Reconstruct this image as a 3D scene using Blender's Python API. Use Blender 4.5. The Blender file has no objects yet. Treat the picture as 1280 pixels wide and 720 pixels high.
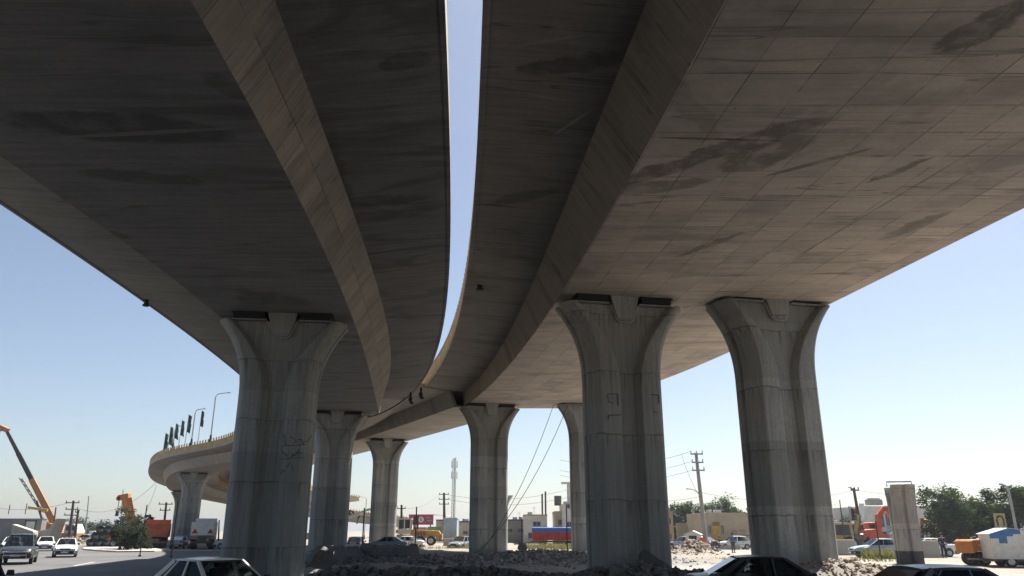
import bpy, bmesh, math, random
import numpy as np
from mathutils import Vector, Matrix, noise
random.seed(7)
R = math.radians
scene = bpy.context.scene
COL = scene.collection

# ---------------------------------------------------------------- camera
PITCH = R(17.87); F = 940.0; HC = 2.0
cam_d = bpy.data.cameras.new('camera'); cam = bpy.data.objects.new('camera', cam_d); COL.objects.link(cam)
cam.location = (0, 0, HC); cam.rotation_euler = (R(90) + PITCH, 0, 0)
cam_d.sensor_width = 36; cam_d.lens = 36 * F / 1280; cam_d.clip_end = 6000; cam_d.clip_start = 0.05
scene.camera = cam
def ray(px, py):
    xc, yc = (px - 640) / F, (360 - py) / F
    return xc, math.cos(PITCH) - yc * math.sin(PITCH), math.sin(PITCH) + yc * math.cos(PITCH)
def at(px, py, Y):
    dx, dy, dz = ray(px, py)
    return Vector((dx / dy * Y, Y, HC + dz / dy * Y))
def gp(px, py, z=0.0):
    dx, dy, dz = ray(px, py)
    t = (z - HC) / dz
    return Vector((dx * t, dy * t, z))

# ---------------------------------------------------------------- materials
MATS = {}
class NT:
    def __init__(s, m):
        s.m = m; s.t = m.node_tree; s.t.nodes.clear()
    def n(s, typ, ins=None, **kw):
        nd = s.t.nodes.new(typ)
        for k, v in kw.items(): setattr(nd, k, v)
        for k, v in (ins or {}).items():
            if isinstance(v, bpy.types.NodeSocket): s.t.links.new(v, nd.inputs[k])
            else: nd.inputs[k].default_value = v
        return nd
    def noise(s, vec, scale, detail=4, rough=.55, dist=0):
        return s.n('ShaderNodeTexNoise', {'Vector': vec, 'Scale': scale, 'Detail': detail, 'Roughness': rough, 'Distortion': dist}).outputs['Fac']
    def scale(s, vec, sx, sy, sz):
        return s.n('ShaderNodeMapping', {'Vector': vec, 'Scale': (sx, sy, sz)}).outputs[0]
    def ramp(s, fac, a, b, lo=0., hi=1.):
        return s.n('ShaderNodeMapRange', {'Value': fac, 'From Min': a, 'From Max': b, 'To Min': lo, 'To Max': hi}, interpolation_type='SMOOTHSTEP').outputs[0]
    def mix(s, fac, a, b, mode='MIX'):
        nd = s.n('ShaderNodeMix', data_type='RGBA', blend_type=mode)
        for i, v in ((0, fac), (6, a), (7, b)):
            if isinstance(v, bpy.types.NodeSocket): s.t.links.new(v, nd.inputs[i])
            else: nd.inputs[i].default_value = v if i == 0 else (tuple(v) + (1,))[:4]
        return nd.outputs[2]
    def math(s, op, a, b=0., clamp=False):
        nd = s.n('ShaderNodeMath', operation=op, use_clamp=clamp)
        for i, v in ((0, a), (1, b)):
            if isinstance(v, bpy.types.NodeSocket): s.t.links.new(v, nd.inputs[i])
            else: nd.inputs[i].default_value = v
        return nd.outputs[0]
    def out(s, col, rough=.8, metal=0., bump=None, bstr=.3, bdist=.02, **kw):
        p = s.n('ShaderNodeBsdfPrincipled')
        def put(k, v):
            if isinstance(v, bpy.types.NodeSocket): s.t.links.new(v, p.inputs[k])
            else: p.inputs[k].default_value = v
        put('Base Color', col if isinstance(col, bpy.types.NodeSocket) else (tuple(col) + (1,))[:4])
        put('Roughness', rough); put('Metallic', metal)
        for k, v in kw.items(): put(k.replace('_', ' '), v)
        if bump is not None:
            b = s.n('ShaderNodeBump', {'Height': bump, 'Strength': bstr, 'Distance': bdist})
            s.t.links.new(b.outputs[0], p.inputs['Normal'])
        o = s.n('ShaderNodeOutputMaterial'); s.t.links.new(p.outputs[0], o.inputs[0])
        return p
def newmat(name):
    m = bpy.data.materials.new(name); m.use_nodes = True; MATS[name] = m
    return NT(m)
def M(name, col=None, rough=.6, metal=0., var=.25, sc=3., bump=.0, dirt=None, **kw):
    """plain material with uneven colour, grime and roughness"""
    if name in MATS: return MATS[name]
    t = newmat(name)
    tc = t.n('ShaderNodeTexCoord').outputs['Object']
    n1 = t.noise(tc, sc, 6, .6); n2 = t.noise(tc, sc * 7, 3)
    f = t.math('MULTIPLY', t.ramp(n1, .3, .75), 1.0)
    c = t.mix(f, [x * (1 - var) for x in col], [min(1, x * (1 + var * .5)) for x in col])
    if dirt:
        c = t.mix(t.ramp(n2, .5, .75, 0, dirt), c, (.16, .13, .10))
    rg = t.ramp(n1, .3, .7, max(.03, rough - .07), min(1, rough + .1))
    t.out(c, rg, metal, bump=(n2 if bump else None), bstr=bump, **kw)
    return t.m
def glass_mat(name, tint=(.10, .12, .13), clear=.35):
    t = newmat(name)
    tr = t.n('ShaderNodeBsdfTransparent', {'Color': (tint[0] * 3, tint[1] * 3, tint[2] * 3, 1)})
    gl = t.n('ShaderNodeBsdfGlossy', {'Color': (.42, .45, .48, 1), 'Roughness': .04})
    df = t.n('ShaderNodeBsdfDiffuse', {'Color': (.012, .014, .016, 1)})
    m1 = t.n('ShaderNodeMixShader', {0: clear}); t.t.links.new(df.outputs[0], m1.inputs[1]); t.t.links.new(tr.outputs[0], m1.inputs[2])
    fr = t.n('ShaderNodeFresnel', {'IOR': 1.28})
    m2 = t.n('ShaderNodeMixShader'); t.t.links.new(fr.outputs[0], m2.inputs[0]); t.t.links.new(m1.outputs[0], m2.inputs[1]); t.t.links.new(gl.outputs[0], m2.inputs[2])
    o = t.n('ShaderNodeOutputMaterial'); t.t.links.new(m2.outputs[0], o.inputs[0])
    return t.m

# ---------------------------------------------------------------- mesh helpers
def box(bm, c, s, rot=None, taper=None):
    """box centred at c, size s; rot = Matrix 3x3; taper = (tx, ty) scale of the top face"""
    vs = []
    for dz in (-.5, .5):
        for dx, dy in ((-.5, -.5), (.5, -.5), (.5, .5), (-.5, .5)):
            k = taper if (taper and dz > 0) else (1, 1)
            v = Vector((dx * s[0] * k[0], dy * s[1] * k[1], dz * s[2]))
            if rot is not None: v = rot @ v
            vs.append(bm.verts.new(v + Vector(c)))
    for f in ((3, 2, 1, 0), (4, 5, 6, 7), (0, 1, 5, 4), (1, 2, 6, 5), (2, 3, 7, 6), (3, 0, 4, 7)):
        bm.faces.new([vs[i] for i in f])
def rz(a): return Matrix.Rotation(a, 3, 'Z')
def ry(a): return Matrix.Rotation(a, 3, 'Y')
def rx(a): return Matrix.Rotation(a, 3, 'X')
def frame_of(d):
    d = d.normalized(); u = Vector((0, 0, 1)) if abs(d.z) < .95 else Vector((1, 0, 0))
    a = d.cross(u).normalized(); return a, d.cross(a).normalized()
def tube(bm, pts, r, n=8, r1=None, cap=True):
    pts = [Vector(p) for p in pts]; rings = []
    for i, p in enumerate(pts):
        d = pts[min(i + 1, len(pts) - 1)] - pts[max(i - 1, 0)]
        if d.length < 1e-9: d = Vector((0, 0, 1))
        a, b = frame_of(d)
        rr = r if r1 is None else r + (r1 - r) * i / (len(pts) - 1)
        rings.append([bm.verts.new(p + (a * math.cos(t) + b * math.sin(t)) * rr) for t in [2 * math.pi * k / n for k in range(n)]])
    for A, B in zip(rings, rings[1:]):
        for k in range(n): bm.faces.new((A[k], A[(k + 1) % n], B[(k + 1) % n], B[k]))
    if cap:
        bm.faces.new(rings[0][::-1]); bm.faces.new(rings[-1])
def beam(bm, p0, p1, w, h, w1=None, h1=None):
    """rectangular bar from p0 to p1, tapering"""
    p0, p1 = Vector(p0), Vector(p1); a, b = frame_of(p1 - p0)
    w1 = w if w1 is None else w1; h1 = h if h1 is None else h1
    A = [bm.verts.new(p0 + a * sx * w / 2 + b * sy * h / 2) for sx, sy in ((-1, -1), (1, -1), (1, 1), (-1, 1))]
    B = [bm.verts.new(p1 + a * sx * w1 / 2 + b * sy * h1 / 2) for sx, sy in ((-1, -1), (1, -1), (1, 1), (-1, 1))]
    for k in range(4): bm.faces.new((A[k], A[(k + 1) % 4], B[(k + 1) % 4], B[k]))
    bm.faces.new(A[::-1]); bm.faces.new(B)
def prism(bm, poly, y0, y1, axis='y'):
    """polygon given in (x, z) [axis y], (x, y) [axis z] or (y, z) [axis x], pushed from y0 to y1"""
    def P(u, v, w): return {'y': (u, w, v), 'z': (u, v, w), 'x': (w, u, v)}[axis]
    A = [bm.verts.new(P(u, v, y0)) for u, v in poly]; B = [bm.verts.new(P(u, v, y1)) for u, v in poly]
    n = len(poly)
    for k in range(n): bm.faces.new((A[k], A[(k + 1) % n], B[(k + 1) % n], B[k]))
    bm.faces.new(A[::-1]); bm.faces.new(B)
def disc(bm, c, r, w, axis='y', n=20, rin=None):
    """short cylinder with slightly rounded shoulders"""
    c = Vector(c); ax = {'x': Vector((1, 0, 0)), 'y': Vector((0, 1, 0)), 'z': Vector((0, 0, 1))}[axis]
    prof = [(-w / 2, rin or r * .8), (-w / 2, r * .93), (-w * .36, r), (w * .36, r), (w / 2, r * .93), (w / 2, rin or r * .8)]
    a, b = frame_of(ax); rings = []
    for o, q in prof:
        rings.append([bm.verts.new(c + ax * o + (a * math.cos(t) + b * math.sin(t)) * q) for t in [2 * math.pi * k / n for k in range(n)]])
    for A, B in zip(rings, rings[1:]):
        for k in range(n): bm.faces.new((A[k], A[(k + 1) % n], B[(k + 1) % n], B[k]))
    bm.faces.new(rings[0][::-1]); bm.faces.new(rings[-1])
def loft(bm, rings, closed=True, cap=True):
    V = [[bm.verts.new(p) for p in r] for r in rings]
    n = len(V[0])
    for A, B in zip(V, V[1:]):
        for k in range(n if closed else n - 1):
            bm.faces.new((A[k], A[(k + 1) % n], B[(k + 1) % n], B[k]))
    if cap and closed:
        bm.faces.new(V[0][::-1]); bm.faces.new(V[-1])
    return V
def quad(bm, *p): bm.faces.new([bm.verts.new(q) for q in p])
def obj(name, bm, mat, parent=None, smooth=True, bevel=0, angle=35):
    me = bpy.data.meshes.new(name)
    bmesh.ops.recalc_face_normals(bm, faces=bm.faces[:])
    bm.to_mesh(me); bm.free()
    for m in (mat if isinstance(mat, (list, tuple)) else [mat]): me.materials.append(m)
    o = bpy.data.objects.new(name, me); COL.objects.link(o)
    if smooth:
        me.shade_smooth(); me.set_sharp_from_angle(angle=R(angle))
    if bevel:
        b = o.modifiers.new('bevel', 'BEVEL'); b.width = bevel; b.segments = 2; b.limit_method = 'ANGLE'; b.angle_limit = R(40)
    if parent: o.parent = parent
    return o
def tag(o, label=None, cat=None, group=None, kind=None):
    for k, v in (('label', label), ('category', cat), ('group', group), ('kind', kind)):
        if v: o[k] = v
    return o
def thing(name, label, cat, loc=(0, 0, 0), rot=0, group=None):
    o = bpy.data.objects.new(name, None); COL.objects.link(o)
    o.location = loc; o.rotation_euler = (0, 0, rot); o.empty_display_size = .2
    return tag(o, label, cat, group)
def part(name, fn, mat, parent, **kw):
    bm = bmesh.new(); fn(bm); return obj(name, bm, mat, parent, **kw)
def dup(o, loc=None, rot=None, label=None, group=None, swap=None, scale=None, parent=None):
    c = o.copy(); COL.objects.link(c)
    if parent is not None: c.parent = parent
    if swap and c.type == 'MESH':
        for sl, m0 in zip(c.material_slots, o.data.materials):
            if m0 and m0.name in swap: sl.link = 'OBJECT'; sl.material = swap[m0.name]
    for ch in list(o.children): dup(ch, swap=swap, parent=c)
    if loc is not None: c.location = loc
    if rot is not None: c.rotation_euler = (0, 0, rot)
    if scale is not None: c.scale = (scale,) * 3 if not isinstance(scale, (tuple, list)) else scale
    if label: c['label'] = label
    if group: c['group'] = group
    return c
def shift_origin(o, loc):
    """move a mesh's origin to loc without moving its shape"""
    o.data.transform(Matrix.Translation(-Vector(loc))); o.location = loc
    return o
# ---------------------------------------------------------------- concrete
L1, L2 = at(358, 397, 31), at(421, 515, 64.6)
R1a, R1b = at(772, 377, 30), at(958, 375, 30.5)
R2a, R2b = at(612, 506, 64.6), at(733, 503, 64.6)
R3 = at(484, 549, 94)
zL = lambda y: L1.z + (L2.z - L1.z) * (y - 31) / 33.6
zR = lambda y: R1a.z + (R2a.z - R1a.z) * (y - 30) / 34.6
def on_deck(px, py, zf, dz=0.):
    dx, dy, dz_ = ray(px, py); z0, z1 = zf(0.) + dz, zf(1.) + dz
    Y = (z0 - HC) / (dz_ / dy - (z1 - z0)); return Vector((dx / dy * Y, Y, 0))
# water stains and lime runs seen on the undersides: (from, to, half width in m, strength, colour factor or colour)
def smear(t, c, base, stains, zf, dz=0.):
    pos = t.n('ShaderNodeNewGeometry').outputs['Position']
    wob = t.n('ShaderNodeTexNoise', {'Vector': pos, 'Scale': .8, 'Detail': 9., 'Roughness': .7})
    wv = t.n('ShaderNodeVectorMath', {0: t.n('ShaderNodeVectorMath', {0: wob.outputs['Color'], 1: (.5, .5, .5)}, operation='SUBTRACT').outputs[0], 1: (1.1, 1.1, 0)}, operation='MULTIPLY').outputs[0]
    pw = t.n('ShaderNodeVectorMath', {0: pos, 1: wv}, operation='ADD').outputs[0]
    brk = t.noise(pos, 1.6, 6, .65)
    for a, b, w, st, col in stains:
        A, B = on_deck(*a, zf, dz), on_deck(*b, zf, dz); m = (A + B) / 2; d = B - A
        q = t.n('ShaderNodeVectorMath', {0: pw if w > .15 else pos, 1: (m.x, m.y, 0)}, operation='SUBTRACT').outputs[0]
        q = t.n('ShaderNodeVectorRotate', {'Vector': q, 'Angle': -math.atan2(d.y, d.x)}, rotation_type='Z_AXIS').outputs[0]
        q = t.n('ShaderNodeVectorMath', {0: q, 1: (2 / d.length, 1 / w, 0)}, operation='MULTIPLY').outputs[0]
        l = t.n('ShaderNodeVectorMath', {0: q}, operation='LENGTH').outputs['Value']
        f = t.math('MULTIPLY', t.ramp(l, .78, 1.04, min(1, st * 1.1), 0), t.ramp(brk, .34, .56, .45, 1.))
        c = t.mix(f, c, [x * col * .55 for x in base] if isinstance(col, float) else col)
    return c
ST_R = [((700, 252), (1065, 138), .45, .8, .42), ((900, 215), (1020, 168), .7, .7, .4), ((1165, 70), (1300, -5), .5, .85, .4), ((818, 172), (985, 176), .06, .95, .15), ((950, 222), (1095, 184), .12, .7, .35),
        ((1080, 228), (1170, 196), .16, .7, .4), ((845, 322), (935, 288), .2, .7, .4), ((760, 240), (900, 225), .35, .6, .45), ((1100, 300), (1190, 262), .35, .6, .45), ((800, 60), (905, 180), .3, .35, .55), ((960, 342), (1285, 148), .05, .5, .3)]
ST_L = [((-10, 150), (300, 168), .75, .75, .45), ((90, 214), (260, 226), .4, .6, .5), ((0, 262), (170, 300), .5, .6, .5), ((70, 172), (300, 160), .10, .5, (.42, .40, .37)), ((250, 90), (330, 130), .4, .5, .5)]
ST_LC = [((400, 120), (440, 330), .5, .5, .55), ((470, 80), (545, 70), .3, .6, .5), ((440, 250), (545, 244), .25, .5, .5)]
ST_RC = [((640, 62), (735, 40), .05, .7, (.45, .43, .40)), ((650, 118), (725, 125), .04, .6, (.45, .43, .40)), ((690, 168), (742, 130), .06, .7, (.45, .43, .40)), ((640, 95), (780, 60), .4, .6, .5), ((610, 260), (700, 230), .4, .5, .5)]
def concrete_deck(name, base, warm, dark, stain, panel=True, seed=0., stains=(), zf=None, dz=0., streaks=.4):
    """board-marked soffit concrete: uses UV in metres (u along the deck, v across)"""
    t = newmat(name)
    uv = t.n('ShaderNodeUVMap', uv_map='UVMap').outputs[0]
    uv = t.n('ShaderNodeMapping', {'Vector': uv, 'Location': (seed, seed * 1.7, 0)}).outputs[0]
    big = t.noise(uv, .16, 6, .62, .4)
    streak = t.noise(t.scale(uv, 3.2, .22, 1), 1.5, 5, .6)          # boards run across the deck
    fine = t.noise(uv, 9, 6, .7)
    wet = t.noise(t.scale(uv, .55, .16, 1), .8, 7, .58, 1.2)
    c = t.mix(t.ramp(big, .32, .68), base, warm)
    c = t.mix(t.ramp(streak, .36, .7, 0, streaks), c, [x * .5 for x in base])
    if panel:
        br = t.n('ShaderNodeTexBrick', {'Vector': uv, 'Scale': 1.0, 'Mortar Size': .018, 'Mortar Smooth': .3, 'Bias': 0., 'Brick Width': 1.22, 'Row Height': 1.22,
             'Color1': (.74, .745, .755, 1), 'Color2': (1.14, 1.12, 1.08, 1), 'Mortar': (.30, .285, .275, 1)}, offset=0., squash=1.)
        gaps = t.ramp(t.noise(uv, .9, 5, .65), .36, .60, .15, 1.)
        c = t.mix(gaps, c, t.mix(1., c, br.outputs['Color'], 'MULTIPLY'))
        br2 = t.n('ShaderNodeTexBrick', {'Vector': uv, 'Scale': 1.0, 'Mortar Size': .008, 'Mortar Smooth': .3, 'Brick Width': 1.22, 'Row Height': 1.22,
             'Color1': (1, 1, 1, 1), 'Color2': (1, 1, 1, 1), 'Mortar': (.5, .5, .5, 1)}, offset=0.)
        # tie holes at the panel corners
        vo = t.n('ShaderNodeTexVoronoi', {'Vector': uv, 'Scale': 1.64, 'Randomness': .35})
        hole = t.ramp(vo.outputs['Distance'], .03, .055, .75, 0.)
        c = t.mix(hole, c, (.03, .028, .026))
    c = t.mix(t.ramp(wet, .52, .66, 0, dark), c, [x * .36 for x in base])
    line = t.math('ABSOLUTE', t.math('SUBTRACT', t.noise(t.scale(uv, .9, .05, 1), 1.1, 3, .5, .3), .5))
    c = t.mix(t.ramp(line, .0, .008, stain, 0), c, [x * .2 for x in base])
    lime = t.math('ABSOLUTE', t.math('SUBTRACT', t.noise(t.scale(uv, .8, .5, 1), .7, 5, .6, 1.5), .47))
    lim2 = t.math('MULTIPLY', t.ramp(lime, 0, .006, 1, 0), t.ramp(t.noise(uv, .22, 2), .58, .68, 0, .5))
    c = t.mix(lim2, c, (.5, .48, .44))
    blot = t.noise(uv, .55, 7, .7, .3)
    c = t.mix(t.ramp(blot, .48, .7, 0, .35), c, [x * .55 for x in base])
    c = t.mix(t.ramp(blot, .44, .28, 0, .4), c, [min(1, x * 1.2) for x in warm])
    if stains: c = smear(t, c, base, stains, zf, dz)
    c = t.mix(t.ramp(fine, .3, .75, .3, 0.), c, [x * .5 for x in base])
    h = t.math('ADD', t.math('MULTIPLY', streak, .6), t.math('MULTIPLY', fine, .4))
    t.out(c, .85, bump=h, bstr=.35, bdist=.02)
    return t.m
def concrete_pier(name, base, warm, seed=0., foot=None):
    t = newmat(name)
    tc = t.n('ShaderNodeTexCoord').outputs['Object']
    rnd = t.n('ShaderNodeObjectInfo').outputs['Random']
    off = t.n('ShaderNodeCombineXYZ', {'X': t.math('MULTIPLY', rnd, 37.), 'Y': t.math('MULTIPLY', rnd, 11.), 'Z': 0.}).outputs[0]
    tv = t.n('ShaderNodeVectorMath', {0: tc, 1: off}, operation='ADD').outputs[0]
    sep = t.n('ShaderNodeSeparateXYZ', {0: tc})
    z = sep.outputs['Z']
    big = t.noise(tv, .45, 6, .6); fine = t.noise(tv, 11, 6, .7)
    streak = t.noise(t.scale(tv, 3.4, 3.4, .14), 1.6, 6, .65)
    thin = t.noise(t.scale(tv, 11, 11, .22), 1.6, 4, .6)
    c = t.mix(t.ramp(big, .3, .7), base, warm)
    # pours of slightly different tone between construction joints about 2.4 m apart
    pour = t.n('ShaderNodeTexWhiteNoise', {'W': t.math('ADD', t.math('FLOOR', t.math('DIVIDE', z, 2.42)), t.math('MULTIPLY', rnd, 9.))}, noise_dimensions='1D').outputs['Value']
    c = t.mix(t.ramp(pour, .0, 1., .55, 0.), c, [x * .55 for x in base])
    c = t.mix(t.ramp(streak, .45, .72, 0, .6), c, [x * .42 for x in base])
    c = t.mix(t.ramp(thin, .54, .76, 0, .5), c, [x * .32 for x in base])
    c = t.mix(t.ramp(thin, .42, .28, 0, .35), c, [min(1, x * 1.35) for x in warm])
    wob = t.math('ADD', t.math('ADD', z, t.math('MULTIPLY', rnd, 2.4)), t.math('MULTIPLY', t.noise(tv, 1.1, 5, .6), .22))
    fr = t.math('FRACT', t.math('DIVIDE', wob, 2.42))
    d = t.math('ABSOLUTE', t.math('SUBTRACT', fr, .5))
    joint = t.math('MULTIPLY', t.ramp(d, .003, .02, .75, 0.), t.ramp(t.noise(tv, .9, 4), .38, .62, .15, 1.))
    c = t.mix(joint, c, [x * .25 for x in base])
    # run-off below the joints
    run = t.math('MULTIPLY', t.ramp(fr, .12, .49, 0, 1), t.ramp(fr, .5, .505, 1, 0))
    run = t.math('MULTIPLY', run, t.ramp(t.noise(t.scale(tv, 6, 6, .3), 1.4, 4), .47, .66, 0, .7))
    c = t.mix(run, c, [x * .26 for x in base])
    if foot:
        c = t.mix(t.ramp(t.math('ADD', z, t.math('MULTIPLY', fine, .04)), foot, foot + .03, 1, 0), c, (.018, .021, .03))
    c = t.mix(t.ramp(fine, .3, .7, .4, 0.), c, [x * .5 for x in base])
    h = t.math('ADD', t.math('MULTIPLY', thin, .5), t.math('MULTIPLY', fine, .5))
    h = t.math('SUBTRACT', h, t.math('MULTIPLY', joint, .6))
    t.out(c, .85, bump=h, bstr=.3, bdist=.02)
    return t.m
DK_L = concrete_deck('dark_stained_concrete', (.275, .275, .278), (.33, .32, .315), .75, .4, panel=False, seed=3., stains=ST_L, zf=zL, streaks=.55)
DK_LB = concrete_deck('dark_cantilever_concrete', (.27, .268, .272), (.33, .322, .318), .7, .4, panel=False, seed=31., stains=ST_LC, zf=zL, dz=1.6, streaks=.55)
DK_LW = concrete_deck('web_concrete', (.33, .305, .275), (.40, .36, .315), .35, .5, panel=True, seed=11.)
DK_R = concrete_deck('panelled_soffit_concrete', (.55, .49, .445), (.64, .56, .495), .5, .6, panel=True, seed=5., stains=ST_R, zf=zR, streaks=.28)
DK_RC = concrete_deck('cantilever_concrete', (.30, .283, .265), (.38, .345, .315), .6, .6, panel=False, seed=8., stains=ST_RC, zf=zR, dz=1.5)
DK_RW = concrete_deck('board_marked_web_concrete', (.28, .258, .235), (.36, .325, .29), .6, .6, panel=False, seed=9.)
DK_LC = concrete_deck('pale_cantilever_concrete', (.36, .345, .32), (.42, .40, .36), .4, .5, panel=False, seed=14.)  # paler tone for the narrow deck's left cantilever underside only
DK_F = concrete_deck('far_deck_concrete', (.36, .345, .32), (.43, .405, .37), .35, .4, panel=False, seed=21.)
PIER = concrete_pier('pier_concrete', (.345, .35, .342), (.44, .44, .415))
STUB = concrete_pier('stub_pier_concrete', (.36, .355, .34), (.44, .43, .40), foot=.8)
BLACKRUB = M('black_rubber_bearing', (.012, .012, .014), .6)
YEL = M('yellow_painted_parapet', (.44, .31, .13), .7, var=.35, sc=1.2, dirt=.3)
YELD = M('parapet_rail_posts', (.30, .22, .11), .6)
DARKM = M('dark_metal', (.03, .03, .032), .5, .3)
GALV = M('galvanised_steel', (.35, .36, .37), .45, .6)
WIRE = M('black_cable', (.03, .03, .032), .6)

# ---------------------------------------------------------------- piers
def pier_rings(h, a0=1.52, a1=2.62, d=1.0, fl=3.2):
    zs = [-1.5, 0, h * .35] + [h - fl + fl * k / 14 for k in range(15)]
    out = []
    for z in zs:
        t = max(0, (z - (h - fl)) / fl)
        a = a0 + (a1 - a0) * t ** 2.5
        b = .38 + (a1 - .38 - .62) * t ** 2.0
        rec = .36
        half = [(-a, -.42 * d / 1.0), (-a + .22, -d + .12), (-a + .34, -d)]
        lw = (-b - .10) - (-a + .34)
        half += [(-a + .34 + lw * .5, -d - .03), (-b - .09, -d), (-b + .10, -d + rec), (0, -d + rec)]
        front = half + [(-x, y) for x, y in half[-2::-1]]
        back = [(-x, -y) for x, y in front]
        endr = [(a, -.14 * d), (a - .14, -.06 * d), (a - .14, .06 * d), (a, .14 * d)]
        endl = [(-x, -y) for x, y in endr]
        out.append([Vector((x, y, z)) for x, y in front + endr + back + endl])
    return out
def make_pier(label, x, y, zbase, zsoffit, rot, group=None, key=True, scale=1., mat=None, name='bridge_pier'):
    t = thing(name, label, 'bridge pier', (x, y, zbase), rot, group)
    h = zsoffit - zbase - .36
    part('shaft', lambda bm: loft(bm, pier_rings(h)), mat or PIER, t, bevel=.025, angle=28)
    for s in (-1, 1):
        p = part('bearing_pad', lambda bm: (box(bm, (0, 0, .05), (1.25, 1.86, .19))), BLACKRUB, t, smooth=False)
        p.location = (s * 1.34, 0, h + .125)
        q = part('bearing_plinth', lambda bm: (box(bm, (0, 0, 0), (1.4, 1.6, .07))), PIER, t, smooth=False); q.location = (s * 1.34, 0, h + .035)
        q2 = part('bearing_plate', lambda bm: (box(bm, (0, 0, 0), (1.4, 1.9, .08))), DARKM, t, smooth=False); q2.location = (s * 1.34, 0, h + .315)
    if key:
        part('shear_key', lambda bm: prism(bm, [(-.62, h + .355), (-.34, h - .62), (-.24, h - .70), (.24, h - .70), (.34, h - .62), (.62, h + .355)], -.86, .86), PIER, t, bevel=.03)
        def rim(bm):
            for s in (-1, 1):
                tube(bm, [(s * .60, -.80, h - .02), (s * .37, -.80, h - .62)], .013, 5)
            tube(bm, [(-.37, -.80, h - .63), (-.24, -.80, h - .735), (.24, -.80, h - .735), (.37, -.80, h - .63)], .017, 5)
        part('mortar_line', rim, M('pale_mortar', (.55, .53, .48), .9), t)
    return t

# ---------------------------------------------------------------- near decks, read off as lines on the soffit plane
def trace(px, zf, dz, deg=3, extra=()):
    """pixel polyline lying on the surface z = zf(Y) + dz  ->  X(Y), smooth"""
    P = []
    for a, b in px:
        dx, dy, dz_ = ray(a, b)
        z0, z1 = zf(0.) + dz, zf(1.) + dz
        g = z1 - z0                                     # plane z = z0 + g*Y
        Y = (z0 - HC) / (dz_ / dy - g)
        P.append((dx / dy * Y, Y))
    P = np.array(P + list(extra)); co = np.polyfit(P[:, 1], P[:, 0], deg)
    lo, hi = P[:, 1].min(), P[:, 1].max()
    d = np.polyder(co)
    def X(y):
        if y < lo: return float(np.polyval(co, lo) + np.polyval(d, lo) * (y - lo))
        if y > hi: return float(np.polyval(co, hi) + np.polyval(d, hi) * (y - hi))
        return float(np.polyval(co, y))
    return X
WT, EB, ET = 1.35, 1.60, 1.86      # heights above the soffit: web top, slab edge bottom, slab top
Lx = dict(
    edgeL=trace([(0, 253), (100, 324), (200, 395), (293, 461)], zL, EB, 2, [(-22.2, 66.5), (-21.8, 64.6)]),
    boxL=trace([(0, 190), (100, 268), (200, 340), (285, 400)], zL, 0, 3, [(-14.6, 48), (-16.2, 56), (-17.8, 64.6), (-18.2, 66.5)]),
    boxR=trace([(240, 0), (300, 112), (350, 205), (400, 300), (430, 370), (455, 440), (468, 490)], zL, 0, 3),
    webR=trace([(345, 0), (390, 130), (440, 260), (470, 350), (486, 420), (484, 480)], zL, WT, 3),
    edgeR=trace([(557, 0), (560, 150), (564, 250), (562, 330), (558, 380), (552, 420), (540, 455), (520, 488)], zL, EB, 3))
Rx = dict(
    edgeL=trace([(603, 0), (601, 100), (594, 220), (585, 330), (576, 390), (564, 428), (548, 462), (527, 487)], zR, EB, 3),
    webL=trace([(809, 0), (780, 76), (739, 169), (692, 292), (652, 385), (612, 455), (580, 490)], zR, WT, 3),
    boxL=trace([(905, 0), (856, 99), (815, 169), (757, 274), (704, 362), (650, 440), (600, 493)], zR, 0, 3),
    boxR=trace([(1280, 258), (1160, 320), (1037, 385), (900, 440), (825, 478), (735, 504)], zR, 0, 3))
def strip_mesh(bm, uvl, rows, U, V, second=()):
    """rows: list (per station) of list of points; U per station, V per point"""
    vs = [[bm.verts.new(p) for p in r] for r in rows]
    for i in range(len(rows) - 1):
        for k in range(len(rows[0]) - 1):
            f = bm.faces.new((vs[i][k], vs[i][k + 1], vs[i + 1][k + 1], vs[i + 1][k]))
            if k in second: f.material_index = 1
            for lp, (ii, kk) in zip(f.loops, ((i, k), (i, k + 1), (i + 1, k + 1), (i + 1, k))):
                lp[uvl].uv = (U[ii], V[ii][kk])
def deck_piece(name, rows, mat, parent, thick_close=True, second=()):
    """open ribbon from stations of points, with metre UVs"""
    bm = bmesh.new(); uvl = bm.loops.layers.uv.new('UVMap')
    U = [0.]
    for a, b in zip(rows, rows[1:]):
        m = len(a) // 2; U.append(U[-1] + (Vector(b[m]) - Vector(a[m])).length)
    V = []
    for r in rows:
        v = [0.]
        for p, q in zip(r, r[1:]): v.append(v[-1] + (Vector(q) - Vector(p)).length)
        V.append(v)
    strip_mesh(bm, uvl, rows, U, V, second)
    if thick_close:
        for r in (rows[0], rows[-1]):
            f = bm.faces.new([bm.verts.new(p) for p in r])
            for lp in f.loops: lp[uvl].uv = (lp.vert.co.x, lp.vert.co.z)
    bmesh.ops.remove_doubles(bm, verts=bm.verts[:], dist=1e-4)
    return obj(name, bm, mat, parent, angle=25)
def ring_closed(r): return list(r) + [r[0]]
def parapet_rows(edge, inward, ztop):
    """edge, inward: per-station points (outer edge of the slab top) and unit vectors to the middle of the deck"""
    rows = []
    for p, n in zip(edge, inward):
        o = Vector((p[0], p[1], ztop if not isinstance(ztop, list) else 0)); o.z = p[2]
        a = o + n * .03
        rows.append(ring_closed([a + Vector((0, 0, .003)), a + Vector((0, 0, .78)), a + n * .22 + Vector((0, 0, .78)), a + n * .40 + Vector((0, 0, .003))]))
    return rows
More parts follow.
